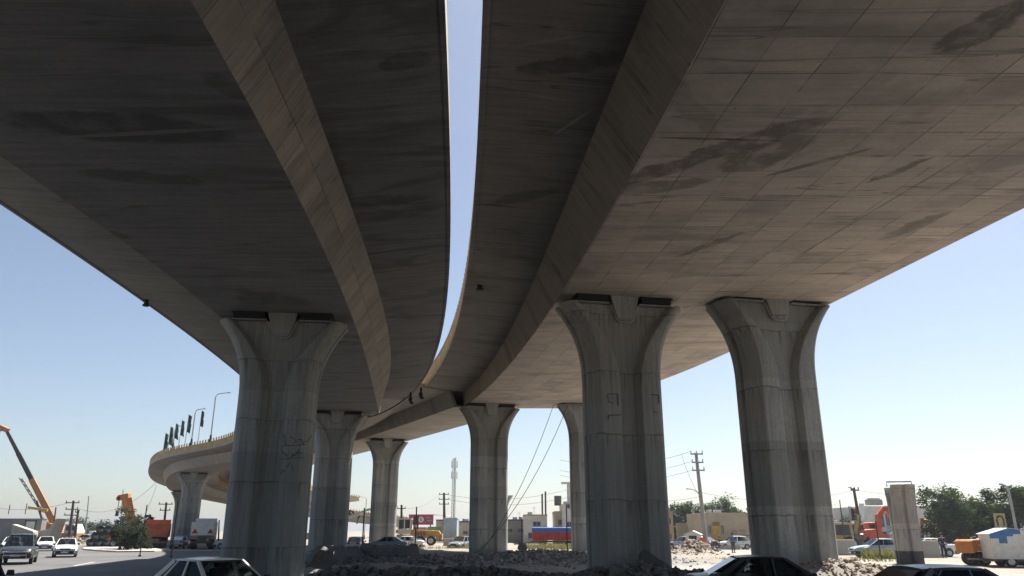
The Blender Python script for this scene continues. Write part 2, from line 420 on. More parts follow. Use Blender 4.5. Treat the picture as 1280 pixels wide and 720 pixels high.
def deck_set(label, cols, mats, group):
    """cols: dict of per-station point lists"""
    n = len(cols['edgeL'])
    z = lambda p, h: Vector((p[0], p[1], p[2] + h))
    t = thing('overpass_deck', label, 'bridge deck', tuple(cols['boxL'][n // 2]), 0, group)
    t0 = Vector(t.location)
    loc = lambda rows: [[Vector(p) - t0 for p in r] for r in rows]
    # hollow box: soffit, two webs
    deck_piece('box_soffit', loc([[cols['boxL'][i], cols['boxR'][i], z(cols['boxR'][i], .16), z(cols['boxL'][i], .16), cols['boxL'][i]] for i in range(n)]), mats['soffit'], t)
    deck_piece('web', loc([ring_closed([z(cols['boxL'][i], .004), z(cols['webL'][i], .0), z(cols['webL'][i], 0) + cols['nrm'][i] * .3, z(cols['boxL'][i], .004) + cols['nrm'][i] * .3]) for i in range(n)]), mats['web'], t)
    deck_piece('web', loc([ring_closed([z(cols['boxR'][i], .004), z(cols['webR'][i], .0), z(cols['webR'][i], 0) - cols['nrm'][i] * .3, z(cols['boxR'][i], .004) - cols['nrm'][i] * .3]) for i in range(n)]), mats['web'], t)
    # slab with its two cantilevers and a drip edge
    def srow(i):
        eL, eR, wL, wR, nn = cols['edgeL'][i], cols['edgeR'][i], cols['webL'][i], cols['webR'][i], cols['nrm'][i]
        return ring_closed([z(eL, ET - EB), eL, z(eL, 0) + nn * .12, z(eL, .03) + nn * .16, z(wL, 0), z(wR, 0), z(eR, .03) - nn * .16, eR - nn * .12, eR, z(eR, ET - EB)])
    deck_piece('deck_slab', loc([srow(i) for i in range(n)]), mats['slab'], t, second=(1, 2, 3) if isinstance(mats['slab'], list) else ())
    for k, s in (('edgeL', 1), ('edgeR', -1)):
        e = [z(p, ET - EB) for p in cols[k]]
        pr = deck_piece('parapet', loc(parapet_rows(e, [nn * s for nn in cols['nrm']], 0)), YEL, t)
        def posts(bm, e=e, s=s):
            acc = 0.; step = .9
            for i in range(n - 1):
                a, b = e[i] - t0, e[i + 1] - t0; L = (b - a).length; q = step - acc
                while q < L:
                    p = a.lerp(b, q / L) + cols['nrm'][i] * s * .14 + Vector((0, 0, .98))
                    box(bm, p, (.16, .16, .42)); q += step
                acc = (acc + L) % step
        part('railing_post_row', posts, YELD, t, smooth=False)['kind'] = 'stuff'
    return t
def near_cols(X, zf, y0, y1, step, right_wide=False):
    ys = list(np.arange(y0, y1, step)) + [y1]
    c = {k: [] for k in ('edgeL', 'webL', 'boxL', 'boxR', 'webR', 'edgeR', 'nrm')}
    for y in ys:
        z = zf(y)
        bl, br = X['boxL'](y), X['boxR'](y)
        wl = X['webL'](y) if 'webL' in X else bl - .55
        wr = X['webR'](y) if 'webR' in X else br + .05
        er = X['edgeR'](y) if 'edgeR' in X else br + 1.1
        for k, x, h in (('edgeL', X['edgeL'](y), EB), ('webL', wl, WT), ('boxL', bl, 0), ('boxR', br, 0), ('webR', wr, WT), ('edgeR', er, EB)):
            c[k].append(Vector((x, y, z + h)))
        c['nrm'].append(Vector((1, 0, 0)))
    return c
def far_cols(ctrl, hb=2.8, hw=3.4, he=7.1, step=2.0, slope=0.):
    """constant section swept along a smooth line through ctrl (x, y, z of the soffit middle)"""
    P = [Vector(c) for c in ctrl]; P = [P[0] * 2 - P[1]] + P + [P[-1] * 2 - P[-2]]
    pts = []
    for i in range(1, len(P) - 2):
        a, b, c2, d = P[i - 1:i + 3]; m = max(2, int((c2 - b).length / step))
        for k in range(m):
            u = k / m
            pts.append(.5 * ((2 * b) + (c2 - a) * u + (2 * a - 5 * b + 4 * c2 - d) * u * u + (3 * b - a - 3 * c2 + d) * u ** 3))
    pts.append(P[-2])
    c = {k: [] for k in ('edgeL', 'webL', 'boxL', 'boxR', 'webR', 'edgeR', 'nrm')}
    for i, p in enumerate(pts):
        d = pts[min(i + 1, len(pts) - 1)] - pts[max(0, i - 1)]
        nn = Vector((d.y, -d.x, 0)).normalized()
        for k, s, h in (('edgeL', -he, EB), ('webL', -hw, WT), ('boxL', -hb, 0), ('boxR', hb, 0), ('webR', hw, WT), ('edgeR', he, EB)):
            q = p + nn * s; q.z += h + s * slope
            c[k].append(q)
        c['nrm'].append(nn)
    return c, pts
GD = 'concrete decks of the overpass'
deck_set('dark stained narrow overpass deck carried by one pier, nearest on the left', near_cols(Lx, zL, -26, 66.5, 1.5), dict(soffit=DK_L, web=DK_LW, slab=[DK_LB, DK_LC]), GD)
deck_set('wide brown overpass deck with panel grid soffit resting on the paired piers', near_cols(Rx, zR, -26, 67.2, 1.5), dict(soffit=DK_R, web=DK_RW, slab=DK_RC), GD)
LF = [(-15.35, 66.75, L2.z + .06), (-18.4, 77, L2.z + .1), (-24.3, 90, L2.z - .05), (-34.0, 105.5, L2.z - .5), at(243, 591, 124), (-61.0, 144, 9.7), (-66.0, 163, 9.0), (-66.2, 184, 8.2), (-60.5, 206, 6.4), (-49, 220, 4.8), (-33, 231, 2.9)]
RF = [(R2a.x - .5, 67.45, R2a.z + .08), (-7.2, 78, R2a.z + .3), R3, (-24.6, 111, R3.z + .1), (-40.0, 131, 11.9), (-49.5, 147, 11.2), (-55.0, 164, 10.6), (-55.5, 182, 9.9), (-51, 195, 8.6), (-45.5, 205, 7.6)]
lf, lpts = far_cols(LF, he=5.8); rf, rpts = far_cols(RF, hb=2.9, he=7.0)
mf = dict(soffit=DK_F, web=DK_F, slab=DK_F)
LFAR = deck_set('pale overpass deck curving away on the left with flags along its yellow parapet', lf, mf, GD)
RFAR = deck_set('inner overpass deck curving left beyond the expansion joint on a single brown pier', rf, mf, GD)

def G(x, y): return ground_h(x, y)
GP_ = 'flared concrete bridge piers'
def tang(pts, y):
    i = min(range(1, len(pts) - 1), key=lambda k: abs(pts[k].y - y)); d = pts[i + 1] - pts[i - 1]
    return math.atan2(d.y, d.x) - math.pi / 2
def build_piers():
    make_pier('dark flared pier alone under the narrow deck, nearest on the left, scrawled with graffiti', L1.x, L1.y, .1, L1.z, R(7), GP_)
    make_pier('flared pier with leaning rock at its foot, left one of the big pair', R1a.x, R1a.y, .45, R1a.z, R(12), GP_)
    make_pier('flared pier behind the black sedan, right one of the big pair', R1b.x, R1b.y, .45, R1b.z, R(13), GP_)
    make_pier('grey flared pier half hidden behind the nearest left pier', L2.x, L2.y, .6, L2.z, R(17), GP_)
    make_pier('flared pier under the end of the wide deck beside the grey gravel mound', R2a.x, R2a.y, .6, R2a.z, R(17), GP_)
    make_pier('brown edged flared pier half hidden behind the leaning rock pier', R2b.x, R2b.y, .6, R2b.z, R(17), GP_)
    make_pier('brown flared pier standing alone behind the parked silver cars', R3.x, R3.y, .4, R3.z, tang(rpts, 94) * .6, GP_)
    p = at(243, 591, 124); make_pier('broad flared pier behind the orange dump truck under the curving far deck', p.x, p.y, 0, p.z, tang(lpts, 124) * .5, GP_)
    p = at(219, 601, 152); make_pier('distant flared pier seen leftmost under the outer curve of the far deck', -63.6, 151.5, 0, 9.42, tang(lpts, 150) * .5, GP_)
    make_pier('distant flared pier above the white truck in the gap of the far deck', -54.7, 160, 0, 10.7, 0, GP_)
    # unfinished piers that carry nothing yet
    t = thing('unfinished_pier', 'short unfinished pier with black painted foot and loop of rebar on top', 'bridge pier', (24.9, 50, .0), R(70))
    part('shaft', lambda bm: loft(bm, pier_rings(4.72, a0=1.4, a1=2.3, d=.68, fl=2.9)), STUB, t, bevel=.025, angle=28)
    part('rebar_loop', lambda bm: tube(bm, [(-.15, -.75, 4.7), (-.15, -.75, 4.98), (-.15, .7, 4.98), (-.15, .7, 4.7)], .05, 6), GALV, t)
    t = thing('unfinished_pier', 'pale unfinished pier peeping out behind the pier by the gravel mound', 'bridge pier', (-2.35, 103, 0), R(10))
    part('shaft', lambda bm: loft(bm, pier_rings(6.4, a1=2.5, d=1.0, fl=3.0)), STUB, t, bevel=.025, angle=28)
# ---------------------------------------------------------------- ground
def ss(x, a, b):
    t = min(1, max(0, (x - a) / (b - a))); return t * t * (3 - 2 * t)
def gauss(x, y, cx, cy, sx, sy): return math.exp(-((x - cx) / sx) ** 2 - ((y - cy) / sy) ** 2)
def nz(x, y, s, o=0.): return noise.noise(Vector((x * s + o, y * s - o, o)))
def median_mask(x, y):
    xl = -7.6 - max(0, y - 26) * .24; xr = 17.5 - (y - 27) * .17
    return ss(y, 24.6, 26.2) * (1 - ss(y, 78, 90)) * ss(x, xl - .9, xl + 1.2) * (1 - ss(x, xr - 1.5, xr + 1.5))
def ground_h(x, y):
    m = median_mask(x, y)
    if m <= 0: 
        h = 0.
    else:
        h = m * (.26 + .10 * nz(x, y, .23) + .05 * nz(x, y, .9, 3.))
        rough = .6 * abs(nz(x, y, .9, 5.)) + .4 * abs(nz(x, y, 2.3, 9.))
        # dark ridge of spoil along the near edge
        ridge = gauss(0, y, 0, 26.7 + .5 * nz(x, 0, .3, 2.), 1, 1.15) * ss(x, -7.2, -5.8) * (1 - ss(x, 9., 11.))
        h += m * ridge * (.30 + .34 * max(0, nz(x, 0, .35, 7.) + .3) + .16 * rough)
        h += m * .30 * gauss(x, y, -6.2, 37, 1.8, 2.6) * (1 + .4 * rough)
        # grey gravel mound before the far pair, and another left of it
        h += m * (.46 * gauss(x, y, 1.2, 51, 5.0, 3.4) + .22 * gauss(x, y, 7.0, 50, 2.6, 3.4)) * (1 + .25 * rough)
        h += m * .16 * gauss(x, y, -7.6, 48, 3.4, 3.8) * (1 + .5 * rough)
        # brown mound at the right end
        h += m * (.62 * gauss(x, y, 11.6, 28.3, 1.9, 1.3) + .42 * gauss(x, y, 14.8, 29.2, 1.9, 1.4) + .2 * gauss(x, y, 9.2, 27.8, 2, 1)) * (1 + .5 * rough)
    # sunlit heaps past the deck
    h += 1.0 * gauss(x, y, 15.6, 70, 1.3, 1.8) + .5 * gauss(x, y, 17.2, 70, 1.4, 1.8) + 1.2 * gauss(x, y, 9.2, 92, 2.2, 2.4)
    h += 1.1 * gauss(x, y, -62, 112, 3.6, 2.4) + .25 * gauss(x, y, 17, 50, 5, 3) * abs(nz(x, y, .9))
    if h < .004: h = 0.
    return h
def arange(*spans):
    out = []
    for a, b, s in spans: out += list(np.arange(a, b, s))
    return out
def build_ground():
    xs = arange((-2400, -400, 250), (-400, -80, 40), (-80, -26, 2.), (-26, 26, .42), (26, 70, 2.), (70, 400, 40), (400, 2500, 250))
    ys = arange((-600, -30, 80), (-30, 22, 6), (22, 56, .4), (56, 96, .9), (96, 130, 3), (130, 400, 30), (400, 3500, 300))
    V = [(x, y, ground_h(x, y)) for y in ys for x in xs]
    n = len(xs); Fc = [(j * n + i, j * n + i + 1, (j + 1) * n + i + 1, (j + 1) * n + i) for j in range(len(ys) - 1) for i in range(n - 1)]
    me = bpy.data.meshes.new('ground'); me.from_pydata(V, [], Fc); me.shade_smooth()
    t = newmat('dusty_ground'); tc = t.n('ShaderNodeTexCoord').outputs['Object']
    big = t.noise(tc, .06, 5); mid = t.noise(tc, .7, 6, .65); fine = t.noise(tc, 6, 6, .75)
    c = t.mix(t.ramp(big, .35, .65), (.29, .25, .205), (.39, .335, .275))
    c = t.mix(t.ramp(mid, .4, .7, 0, .7), c, (.17, .155, .14))
    trk = t.noise(t.n('ShaderNodeMapping', {'Vector': tc, 'Rotation': (0, 0, .5), 'Scale': (.09, 1.5, 1)}).outputs[0], 1.0, 4, .6)
    c = t.mix(t.ramp(trk, .52, .62, 0, .55), c, (.19, .165, .14))
    # grey rubble earth under the bridge, pale dust where trucks drive
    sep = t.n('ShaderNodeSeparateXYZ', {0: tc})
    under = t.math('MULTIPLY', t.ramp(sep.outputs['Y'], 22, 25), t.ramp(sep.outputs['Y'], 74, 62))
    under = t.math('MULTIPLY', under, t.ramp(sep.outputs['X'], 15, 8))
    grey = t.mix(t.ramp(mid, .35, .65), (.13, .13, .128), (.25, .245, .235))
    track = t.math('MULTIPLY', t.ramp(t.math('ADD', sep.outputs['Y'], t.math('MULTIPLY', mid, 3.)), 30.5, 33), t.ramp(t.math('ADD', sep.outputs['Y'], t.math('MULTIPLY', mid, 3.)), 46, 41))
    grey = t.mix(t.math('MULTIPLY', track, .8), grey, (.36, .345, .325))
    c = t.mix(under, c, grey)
    c = t.mix(t.ramp(fine, .35, .65, .55, 0), c, (.07, .06, .05))
    t.out(c, .95, bump=t.math('ADD', fine, mid), bstr=.7, bdist=.06)
    me.materials.append(t.m)
    o = bpy.data.objects.new('ground', me); COL.objects.link(o); o['kind'] = 'structure'
    # asphalt
    t = newmat('worn_asphalt'); tc = t.n('ShaderNodeTexCoord').outputs['Object']
    n1 = t.noise(tc, .12, 6, .6); n2 = t.noise(t.scale(tc, 1, .25, 1), .9, 5); n3 = t.noise(tc, 14, 5, .8)
    c = t.mix(t.ramp(n1, .3, .7), (.075, .075, .077), (.125, .122, .118))
    c = t.mix(t.ramp(n2, .5, .75, 0, .6), c, (.20, .185, .165)); c = t.mix(t.ramp(n3, .4, .7, .4, 0), c, (.045, .045, .046))
    cr = t.math('ABSOLUTE', t.math('SUBTRACT', t.noise(tc, .35, 5, .6, 1.), .5)); c = t.mix(t.ramp(cr, 0, .004, .8, 0), c, (.03, .03, .03))
    t.out(c, .85, bump=n3, bstr=.4, bdist=.01)
    asphalt = t.m
    M('pale_dusty_asphalt', (.24, .225, .20), .9, var=.3, sc=.3, bump=.3, dirt=.4)
    def sheet(name, poly, z, mat):
        bm = bmesh.new(); bm.faces.new([bm.verts.new((x, y, z)) for x, y in poly]); o = obj(name, bm, mat, smooth=False); o['kind'] = 'structure'; return o
    sheet('road', [(-160, -60), (90, -60), (90, 22.6), (-9, 23.2), (-11.5, 34), (-16, 48), (-24.5, 80), (-27, 96), (-64, 128), (-160, 150)], .004, asphalt)
    sheet('side_road', [(14, 74.5), (40, 57.5), (140, 50), (140, 66), (44, 76), (18, 96)], .004, MATS['pale_dusty_asphalt'])
    sheet('dirt_track', [(-38, 78), (-29, 84), (-20, 84.5), (-24, 91), (-40, 90)], .008, M('pale_dirt', (.30, .26, .21), .95, var=.3, sc=.5, bump=.3))
    KERB = M('concrete_kerb', (.42, .39, .35), .9, dirt=.3)
    bm = bmesh.new()
    pts = [(-38.0, 76.5), (-42.5, 81), (-47, 87), (-50, 93)]
    pr = [(-38.0, 76.5), (-35.0, 78), (-36, 84), (-40, 92), (-46, 97)]
    bm.faces.new([bm.verts.new((x, y, .14)) for x, y in pts + pr[:0:-1]])
    r = bmesh.ops.extrude_face_region(bm, geom=bm.faces[:]); bmesh.ops.translate(bm, verts=[v for v in r['geom'] if isinstance(v, bmesh.types.BMVert)], vec=(0, 0, -.3))
    obj('traffic_island', bm, KERB, bevel=.04)['kind'] = 'structure'
    # a worn white dash on the left road
    bm = bmesh.new(); a = gp(92, 707.5); b = gp(118, 702.5); d = (b - a).normalized(); nn = Vector((-d.y, d.x, 0)) * .08
    quad(bm, *[p + Vector((0, 0, .008)) for p in (a - nn, b - nn, b + nn, a + nn)])
    obj('road_marking', bm, M('worn_white_paint', (.5, .5, .48), .9, var=.5, sc=2), smooth=False)['kind'] = 'structure'

# ---------------------------------------------------------------- rubble
def rock_arrays(n, fn, seed, smin, smax, flat=.7):
    """n angular stones dropped by fn() -> (x, y); returns verts, faces"""
    rg = random.Random(seed); protos = []
    for k in range(6):
        bm = bmesh.new(); bmesh.ops.create_icosphere(bm, subdivisions=1, radius=1)
        for v in bm.verts: v.co *= 1 + .45 * (rg.random() - .5); v.co.z *= flat
        if k % 2:
            for ax in range(3):
                nn = Vector((rg.uniform(-1, 1), rg.uniform(-1, 1), rg.uniform(-1, 1))).normalized()
                bmesh.ops.bisect_plane(bm, geom=bm.verts[:] + bm.edges[:] + bm.faces[:], plane_co=nn * rg.uniform(.35, .6), plane_no=nn, clear_outer=True)
            bmesh.ops.contextual_create(bm, geom=[e for e in bm.edges if e.is_boundary])
        bm.verts.index_update(); protos.append((np.array([v.co[:] for v in bm.verts]), [[v.index for v in f.verts] for f in bm.faces])); bm.free()
    Vs, Fs, off = [], [], 0
    for _ in range(n):
        P, Q = protos[rg.randrange(6)]
        x, y = fn(rg); s = smin * (smax / smin) ** (rg.random() ** 2.2)
        rot = np.array(Matrix.Rotation(rg.uniform(0, 6.3), 3, 'Z') @ Matrix.Rotation(rg.uniform(-.9, .9), 3, 'X') @ Matrix.Rotation(rg.uniform(-.9, .9), 3, 'Y'))
        sc = np.array([rg.uniform(.7, 1.3), rg.uniform(.7, 1.3), rg.uniform(.6, 1.1)]) * s
        Vs.append((P * sc) @ rot.T + np.array([x, y, ground_h(x, y) + s * .2])); Fs += [[i + off for i in f] for f in Q]; off += len(P)
    return np.concatenate(Vs), Fs
def rubble(name, label, mat, n, fn, seed, smin, smax):
    V, Fc = rock_arrays(n, fn, seed, smin, smax)
    me = bpy.data.meshes.new(name); me.from_pydata(V.tolist(), [], Fc); me.materials.append(mat)
    o = bpy.data.objects.new(name, me); COL.objects.link(o); o['kind'] = 'stuff'; o['label'] = label
    c = V.mean(0); me.transform(Matrix.Translation(-Vector(c))); o.location = c
    return o
def build_rubble():
    t = newmat('broken_concrete_rubble'); g = t.n('ShaderNodeNewGeometry').outputs['Random Per Island']; tc = t.n('ShaderNodeTexCoord').outputs['Object']
    c = t.mix(g, (.07, .07, .072), (.22, .215, .21)); c = t.mix(t.ramp(t.noise(tc, 5, 5, .7), .35, .65, .5, 0), c, (.06, .055, .05)); t.out(c, .95, bump=t.noise(tc, 12, 5), bstr=.6, bdist=.02); dark = t.m
    t = newmat('grey_gravel'); g = t.n('ShaderNodeNewGeometry').outputs['Random Per Island']; tc = t.n('ShaderNodeTexCoord').outputs['Object']
    g = t.math('POWER', g, 1.8)
    c = t.mix(g, (.12, .12, .122), (.55, .54, .52)); c = t.mix(t.ramp(t.noise(tc, 5, 5, .7), .35, .65, .4, 0), c, (.09, .088, .086)); t.out(c, .95, bump=t.noise(tc, 12, 5), bstr=.6, bdist=.02); grav = t.m
    t = newmat('sandy_rubble'); g = t.n('ShaderNodeNewGeometry').outputs['Random Per Island']; tc = t.n('ShaderNodeTexCoord').outputs['Object']
    c = t.mix(g, (.22, .18, .14), (.40, .34, .28)); c = t.mix(t.ramp(t.noise(tc, 5, 5, .7), .35, .65, .5, 0), c, (.14, .115, .09)); t.out(c, .95, bump=t.noise(tc, 12, 5), bstr=.6, bdist=.02); sand = t.m
    U = lambda r, a, b: r.uniform(a, b)
    rubble('rubble', 'dark broken spoil along the near edge of the median', dark, 4200, lambda r: (U(r, -6.8, 8.2), r.gauss(26.3, .75)), 1, .025, .2)
    rubble('rubble', 'grey gravel mound in front of the far paired piers', grav, 3000, lambda r: (r.gauss(1.6, 3.6), r.gauss(48.5, 2.4)), 2, .03, .13)
    rubble('rubble', 'dark lumps strewn before the parked silver cars', dark, 800, lambda r: (r.gauss(-7.6, 2.6), r.gauss(45, 3.2)), 3, .04, .2)
    rubble('rubble', 'brown stony mound at the foot of the right pier', sand, 2600, lambda r: (r.gauss(12.4, 2.4), r.gauss(28.3, 1.0)), 4, .02, .13)
    rubble('rubble', 'sunlit sandy heap beyond the leaning rock pier', sand, 500, lambda r: (r.gauss(16.0, 1.0), r.gauss(69.2, 1.1)), 5, .05, .24)
    rubble('rubble', 'sunlit sandy heap seen left of the leaning rock pier', sand, 300, lambda r: (r.gauss(9.2, 1.5), r.gauss(90.5, 1.6)), 6, .06, .34)
    rubble('rubble', 'scattered stones over the trampled median earth', grav, 900, lambda r: (U(r, -11, 12), U(r, 28, 62)), 7, .03, .14)
    rubble('rubble', 'reddish dirt heap beside the road by the crane', sand, 200, lambda r: (r.gauss(-62, 2.4), r.gauss(110.5, 1.4)), 8, .08, .3)
    def chunk(label, px, py, Y, size, rot, seed, mat=dark, name='concrete_fragment', pts=None):
        rg = random.Random(seed); bm = bmesh.new()
        if pts: prism(bm, pts, -size[1] / 2, size[1] / 2)
        else: box(bm, (0, 0, 0), size, taper=(rg.uniform(.6, .95), rg.uniform(.6, .95)))
        bmesh.ops.subdivide_edges(bm, edges=bm.edges[:], cuts=2, use_grid_fill=True)
        for v in bm.verts: v.co += Vector((rg.uniform(-1, 1), rg.uniform(-1, 1), rg.uniform(-1, 1))) * min(size) * .09
        o = obj(name, bm, mat, angle=25); p = at(px, py, Y)
        o.location = p; o.rotation_euler = rot
        tag(o, label, 'concrete lump', 'big lumps of broken concrete'); return o
    chunk('large pointed rock leaning on the foot of the left paired pier', 812, 708, 28.2, (2.2, .5, 2.2), (R(-14), 0, R(8)), 1, pts=[(-.75, -.5), (.95, -.55), (.75, -.1), (.1, .38), (-.25, .5), (-.55, -.05)])
    chunk('round stone in the dark spoil just before the leaning rock', 774, 717, 26.2, (.5, .5, .42), (.2, .1, .3), 2)
    chunk('tilted flat slab leaning beside the grey half hidden pier', 432, 693, 49, (2.2, 1.2, .45), (R(14), R(-14), R(20)), 3)
    chunk('upright broken block left of the middle thin rod', 461, 691, 50, (1.1, .8, 1.0), (R(6), R(12), R(-15)), 4)
    chunk('wide grey slab under the parked silver hatchback', 484, 692, 50, (1.9, 1.2, .7), (R(-8), R(10), R(12)), 5)
    chunk('pale lump at the right end of the slab pile', 510, 693, 49, (1.2, 1., .8), (R(10), R(-18), R(30)), 6)
    chunk('low slab on top of the pile next to the pale lump', 497, 687, 50.5, (2.4, 1.1, .4), (R(4), R(8), R(-8)), 7)
    chunk('flat pale slab lying at the foot of the grey pier', 412, 685, 56, (2.6, 1.3, .28), (0, R(-3), R(10)), 8)
    chunk('rounded boulder on the spoil beside the nearest left pier', 402, 697, 34, (.9, .8, .7), (.2, .3, .5), 9)
    chunk('boulder among weeds beside the blue topped trailer', 653, 683, 60, (.6, .55, .45), (.2, .1, .3), 10)
# ---------------------------------------------------------------- vehicles
PAINT = M('car_paint', (.62, .62, .60), .32, var=.04, dirt=.06, Coat_Weight=.5)
def paint(name, col, rough=.3): return M(name, col, rough, var=.05, dirt=.07, Coat_Weight=.5 if sum(col) > .3 else .1)
TYRE = M('tyre_rubber', (.022, .022, .023), .85, dirt=.3)
RIM = M('wheel_rim_metal', (.42, .42, .43), .35, .8)
TRIM = M('black_plastic_trim', (.025, .025, .027), .55)
GLASS = glass_mat('tinted_glass', (.20, .22, .23), .42)
LAMP = M('clear_lamp_lens', (.62, .64, .66), .12, .2, var=.1)
AMBER = M('amber_lens', (.65, .27, .03), .2)
RED = M('red_lens', (.42, .02, .015), .2)
PLATE = M('white_number_plate', (.7, .7, .68), .5)
SEAT = M('grey_seat_cloth', (.05, .05, .055), .9)
CHROME = M('chrome', (.6, .6, .61), .15, 1.)
def lerp_table(tab, x):
    if x <= tab[0][0]: return tab[0][1]
    for (a, p), (b, q) in zip(tab, tab[1:]):
        if x <= b: return p + (q - p) * (x - a) / (b - a)
    return tab[-1][1]
def make_wheel(t, x, y, r, w, n=22):
    wl = part('wheel', lambda bm: (disc(bm, (0, 0, 0), r, w, 'y', n, r * .62)), TYRE, t); wl.location = (x, y, r); wl.name = 'wheel'
    s = 1 if y > 0 else -1
    def rim(bm):
        disc(bm, (0, s * w * .36, 0), r * .64, w * .3, 'y', n, r * .5)
        for k in range(5):
            a = k * 2 * math.pi / 5; box(bm, (math.cos(a) * r * .3, s * w * .52, math.sin(a) * r * .3), (r * .55, .02, r * .16), rot=ry(-a))
    part('rim', rim, RIM, wl)
    return wl
def make_car(name, label, cat, top, cab, L=4.4, W=1.7, xf=1.32, xr=-1.32, r=.31, zb=.2, rail=.0, group=None, bull=False, sides=None, rearwin=True):
    """front towards +x. top: (x, z) outline of bonnet, belt and boot. cab: windscreen foot, roof front, roof back, rear glass foot as (x, z, half width)"""
    t = thing(name, label, cat, group=group)
    hw = W / 2
    def width(x): return hw * (1 - .16 * (abs(x) / (L / 2)) ** 5)
    xs = sorted(set([-L / 2 + L * k / 44 for k in range(45)] + [q for c in (xf, xr) for q in (c - r * 1.22, c + r * 1.22, c)]))
    def body(bm):
        rings = []
        for x in xs:
            w = width(x); zt = lerp_table(top, x); b = zb + (.10 if abs(x) > L / 2 - .1 else 0)
            for c in (xf, xr):
                R_ = r * 1.2
                if abs(x - c) < R_: b = max(b, r + math.sqrt(R_ * R_ - (x - c) ** 2))
            b = min(b, zt - .12); sh = zt - .1
            h = [(0, b), (w - .22, b), (w - .04, b + .02), (w, b + (sh - b) * .35), (w - .005, b + (sh - b) * .7), (w - .045, sh), (w - .12, zt - .02), (w - .34, zt + .006), (0, zt + .022)]
            rings.append([Vector((x, y, z)) for y, z in h] + [Vector((x, -y, z)) for y, z in h[-2:0:-1]])
        loft(bm, rings)
    part('body', body, PAINT, t, angle=32)
    (ax, az, aw), (bx, bz, bw), (cx, cz, cw), (dx, dz, dw) = cab
    # roof shell and pillars
    def roof(bm):
        rings = []
        for k in range(9):
            u = k / 8; x = bx + (cx - bx) * u; w = bw + (cw - bw) * u; z = bz + (cz - bz) * u + .025 * math.sin(math.pi * u)
            prof = [(-w, z - .03), (-w * .93, z + .012), (-w * .5, z + .035), (0, z + .045), (w * .5, z + .035), (w * .93, z + .012), (w, z - .03), (w * .8, z - .045), (-w * .8, z - .045)]
            rings.append([Vector((x, y, zz)) for y, zz in prof])
        loft(bm, rings)
    rf_ = part('roof', roof, PAINT, t, angle=40)
    if rail: 
        for s in (-1, 1): part('roof_rail', lambda bm: tube(bm, [(bx, s * bw * .85, bz + .02), (bx - .15, s * bw * .85, bz + .09), (cx + .15, s * cw * .85, cz + .09), (cx, s * cw * .85, cz + .02)], .02, 6), TRIM, t)
    bxm = .30 * (bx + ax) / 2 + .70 * ((bx + cx) / 2) if sides is None else sides
    def pillars(bm):
        for s in (-1, 1):
            for a_ in (((ax - .02, s * aw, az - .05), (bx, s * (bw - .02), bz - .01), .07, .08, .06, .06),
                       ((bxm, s * (aw + .01), az - .06), (bxm - .05, s * (bw - .01), bz - .01), .05, .12, .04, .1),
                       ((dx + .32, s * (dw - .005), dz - .07), (cx + .20, s * (cw - .022), cz - .035), .05, .22, .05, .17),
                       ((dx + .62, s * (dw + .012), dz - .03), (cx + .34, s * (cw - .016), cz - .012), .03, .045)):
                part('roof_pillar', lambda bm: beam(bm, *a_), PAINT, t, smooth=False)
    pillars(None)
    in_ = .006
    part('windscreen', lambda bm: quad(bm, (ax, aw - .03, az), (ax, -aw + .03, az), (bx + in_, -bw + .04, bz), (bx + in_, bw - .04, bz)), GLASS, t)
    if rearwin: part('rear_window', lambda bm: quad(bm, (dx, -dw + .06, dz), (dx, dw - .06, dz), (cx - in_, cw - .06, cz), (cx - in_, -cw + .06, cz)), GLASS, t)
    for s in (-1, 1):
        y = lambda w: s * (w - .012)
        part('side_window', lambda bm: quad(bm, (ax - .08, y(aw), az), (bxm, y(aw + .005), az), (bxm - .05, y(bw), bz), (bx - .05, y(bw), bz)), GLASS, t)
        part('side_window', lambda bm: quad(bm, (bxm, y(aw + .005), az), (dx + .12, y(dw), dz), (cx + .06, y(cw), cz), (bxm - .05, y(bw), bz)), GLASS, t)
        # doors stand a few millimetres proud of the body side
        for (x0, x1) in ((bxm + .02, ax - .02), (max(dx + .45, xr + r * 1.0), bxm - .02)):
            def door(bm, x0=x0, x1=x1):
                rows = []
                for k in range(7):
                    x = x0 + (x1 - x0) * k / 6; w = width(x); zt = lerp_table(top, x); sh = zt - .1; b = zb
                    rows.append([Vector((x, s * q, z)) for q, z in ((w - .03, zb + .08), (w + .006, b + (sh - b) * .35), (w + .004, b + (sh - b) * .7), (w - .036, sh), (w - .105, zt - .012), (w - .14, zt - .03), (w - .06, zb + .08))])
                loft(bm, rows)
            d = part('door', door, PAINT, t, angle=40)
            part('handle', lambda bm: box(bm, (x0 + .14, s * (width(x0) + .008), lerp_table(top, x0) - .2), (.17, .03, .03)), TRIM, d, smooth=False)
        part('side_strip', lambda bm: beam(bm, (xr + r * 1.3, s * (width(xr + .5) + .012), zb + .34), (xf - r * 1.3, s * (width(xf - .5) + .012), zb + .34), .05, .02), TRIM, t, smooth=False) if not bull else None
        m = part('mirror', lambda bm: box(bm, (0, 0, 0), (.10, .18, .13), taper=(.8, .85)), TRIM, t, bevel=.02); m.location = (ax - .18, s * (aw + .16), az + .05)
        for c in (xf, xr): make_wheel(t, c, s * (hw - .11), r, .2)
    zf = lerp_table(top, L / 2 - .12)
    for s in (-1, 1):
        hl = part('headlight', lambda bm: box(bm, (0, 0, 0), (.12, .32, .14)), LAMP, t, bevel=.02); hl.location = (L / 2 - .085, s * (hw * .86 - .27), zf - .10)
        part('indicator', lambda bm: box(bm, (-.012, s * .195, 0), (.11, .07, .13)), AMBER, hl, smooth=False)
        tl = part('taillight', lambda bm: box(bm, (0, 0, 0), (.1, .34, .16)), RED, t, bevel=.02); tl.location = (-L / 2 + .045, s * (hw * .86 - .21), lerp_table(top, -L / 2 + .1) - .16)
